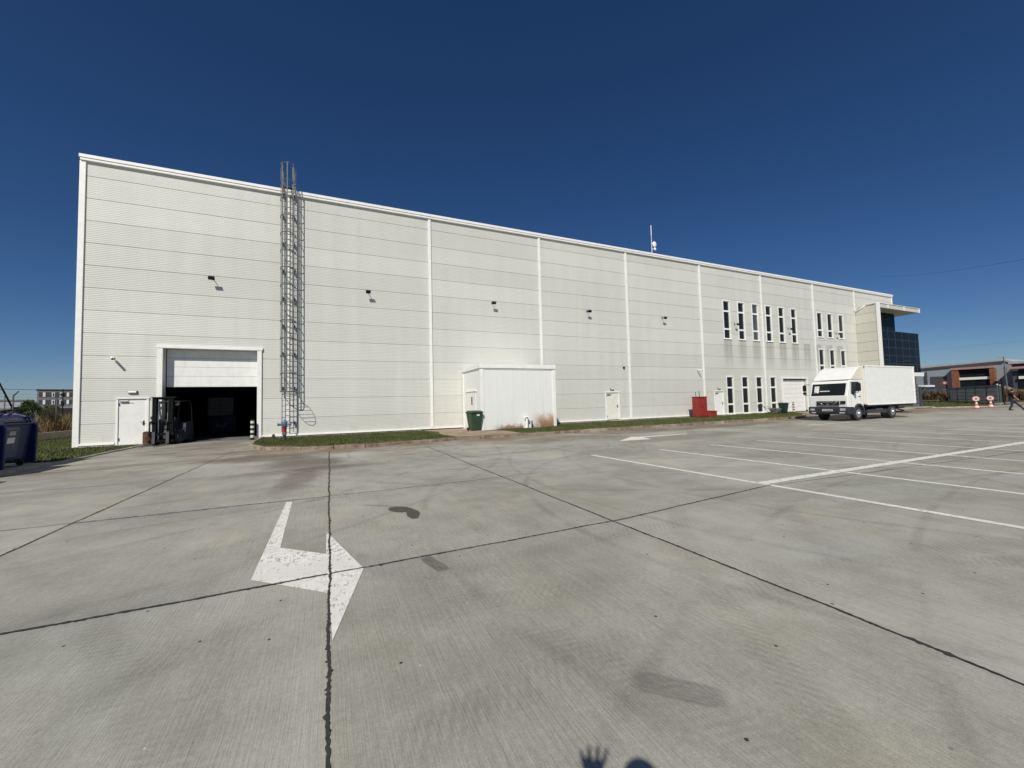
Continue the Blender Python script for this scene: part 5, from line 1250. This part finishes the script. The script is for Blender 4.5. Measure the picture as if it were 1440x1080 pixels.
# grey building
ob = empty('office_block', (-60, 143, 0), 'grey three storey block with rows of white framed windows beyond the left lawn', 'building')
c_ = math.cos(R(24)); s0 = math.sin(R(24))
def obp(u, v, z): # u along facade (right), v depth
    return (-66.7+u*c_-v*s0, 138.0+u*s0+v*c_, z)
def obox(mb, u0, u1, v0, v1, z0, z1):
    vs = [obp(u, v, z) for z in (z0, z1) for u, v in ((u0, v0), (u1, v0), (u1, v1), (u0, v1))]
    mb.add(vs, [(0,3,2,1),(4,5,6,7),(0,1,5,4),(1,2,6,5),(2,3,7,6),(3,0,4,7)])
OT = 8.75
mb = MB(); obox(mb, 0, 26, 0, 12, -.5, OT); mb.build('wall', M['gbld'], ob)
mb = MB(); obox(mb, -.2, 26.2, -.2, 12.2, OT+.01, OT+.25); mb.build('roof', M['gbld2'], ob)
for z0 in (4.55, 6.75):
    mb = MB(); obox(mb, .35, 25.6, -.05, -.01, z0, z0+1.35); mb.build('window_band', M['gbld2'], ob)
    for i in range(13):
        u = 1.1+i*1.55+(.15 if i % 3 else 0); f = MB(); obox(f, u, u+(.62 if i % 3 else .5), -.12, -.06, z0+.02, z0+1.3); wn = f.build('window', M['white'], ob)
        if i % 3: g = MB(); obox(g, u+.2, u+.45, -.16, -.13, z0+.2, z0+1.1); g.build('pane', M['glass'], wn)
mb = MB(); obox(mb, -1.5, 26, -2.5, -.2, 3.4, 3.7); mb.build('porch_roof', M['hang2'], ob)
hg = empty('pale_hangar', (-75, 100, 0), 'long low pale blue grey hangar at the far left edge', 'hangar')
mb = MB()
def hp(u, v, z): return (-130+u*.91-v*.41, 74+u*.41+v*.91, z)
def hbox(mb, u0, u1, v0, v1, z0, z1):
    vs = [hp(u, v, z) for z in (z0, z1) for u, v in ((u0, v0), (u1, v0), (u1, v1), (u0, v1))]
    mb.add(vs, [(0,3,2,1),(4,5,6,7),(0,1,5,4),(1,2,6,5),(2,3,7,6),(3,0,4,7)])
hbox(mb, 0, 84, 0, 12, -.5, 5.0); mb.build('wall', M['hang'], hg); mb = MB(); hbox(mb, 0, 84.2, -.2, 12, 5.01, 5.25); mb.build('roof', M['hang2'], hg)
mb = MB(); hbox(mb, 0, 84, -.1, -.01, 3.0, 3.35); mb.build('band', M['hang2'], hg)

# trees: crown of many small leaves on branches
def tree(name, loc, h, rad, mat, label, n=2600, leaf=.07, crown0=.35, seed=1, group=None, cat='tree'):
    rnd = random.Random(seed); e = empty(name, loc, label, cat, group); x, y, z = loc
    mb = MB(); mb.cyl((0, 0, -.1), (rnd.uniform(-.05, .05), 0, h*.5), .05*h/3, .035*h/3, n=8)
    lobes = []
    for i in range(9):
        a = rnd.uniform(0, 2*PI); q = Vector((math.cos(a)*rad*rnd.uniform(.2, .75), math.sin(a)*rad*rnd.uniform(.2, .75), h*(crown0+(1-crown0)*rnd.uniform(.15, .85))))
        lobes.append((q, rad*rnd.uniform(.35, .6))); mb.cyl((0, 0, h*rnd.uniform(.2, .48)), q, .022*h/3, .008*h/3, n=6)
    lobes.append((Vector((0, 0, h*.86)), rad*.42))
    mb.build('trunk', M['bark'], e, True)
    vs = []; fs = []
    for _ in range(n):
        c, r_ = rnd.choice(lobes); v = Vector((rnd.gauss(0, 1), rnd.gauss(0, 1), rnd.gauss(0, 1))).normalized()*r_*(rnd.random()**.45)*rnd.uniform(.8, 1.12); v.z *= .9; p = c+v
        a = Vector((rnd.gauss(0, 1), rnd.gauss(0, 1), rnd.gauss(0, 1))).normalized(); b_ = a.orthogonal().normalized(); c2 = a.cross(b_); s_ = leaf*rnd.uniform(.6, 1.3)
        k = len(vs); vs += [p-b_*s_*.5, p+c2*s_*.3, p+b_*s_*.6, p-c2*s_*.3]; fs.append((k, k+1, k+2, k+3))
    me = bpy.data.meshes.new('crown'); me.from_pydata(vs, [], fs); me.materials.append(mat); o = bpy.data.objects.new('crown', me); sc.collection.objects.link(o); o.parent = e
tree('tree', (-7.1, 11.3, 0), 2.55, .62, M['leaf'], 'small dark green bushy tree behind the blue containers', 5200, .07, .3, 3)
tree('tree', (-6.2, 12.0, 0), 2.4, .45, M['leaf2'], 'thin young tree beyond the low wall, nearest the warehouse corner', 1500, .05, .35, 5, 'young trees beyond the low wall')
tree('tree', (-8.2, 16, 0), 2.3, .8, M['leaf2'], 'low olive coloured tree among the dry reeds', 3000, .08, .2, 8, 'young trees beyond the low wall')
tree('tree', (-9.5, 26, 0), 2.6, 1.1, M['leaf'], 'wide dark bush standing before the grey block', 3000, .10, .1, 9, None, 'bush')
tree('tree', (-5.9, 7.2, 0), 2.0, .35, M['leaf'], 'narrow dark shrub right of the blue containers', 1600, .05, .1, 12, None, 'shrub')
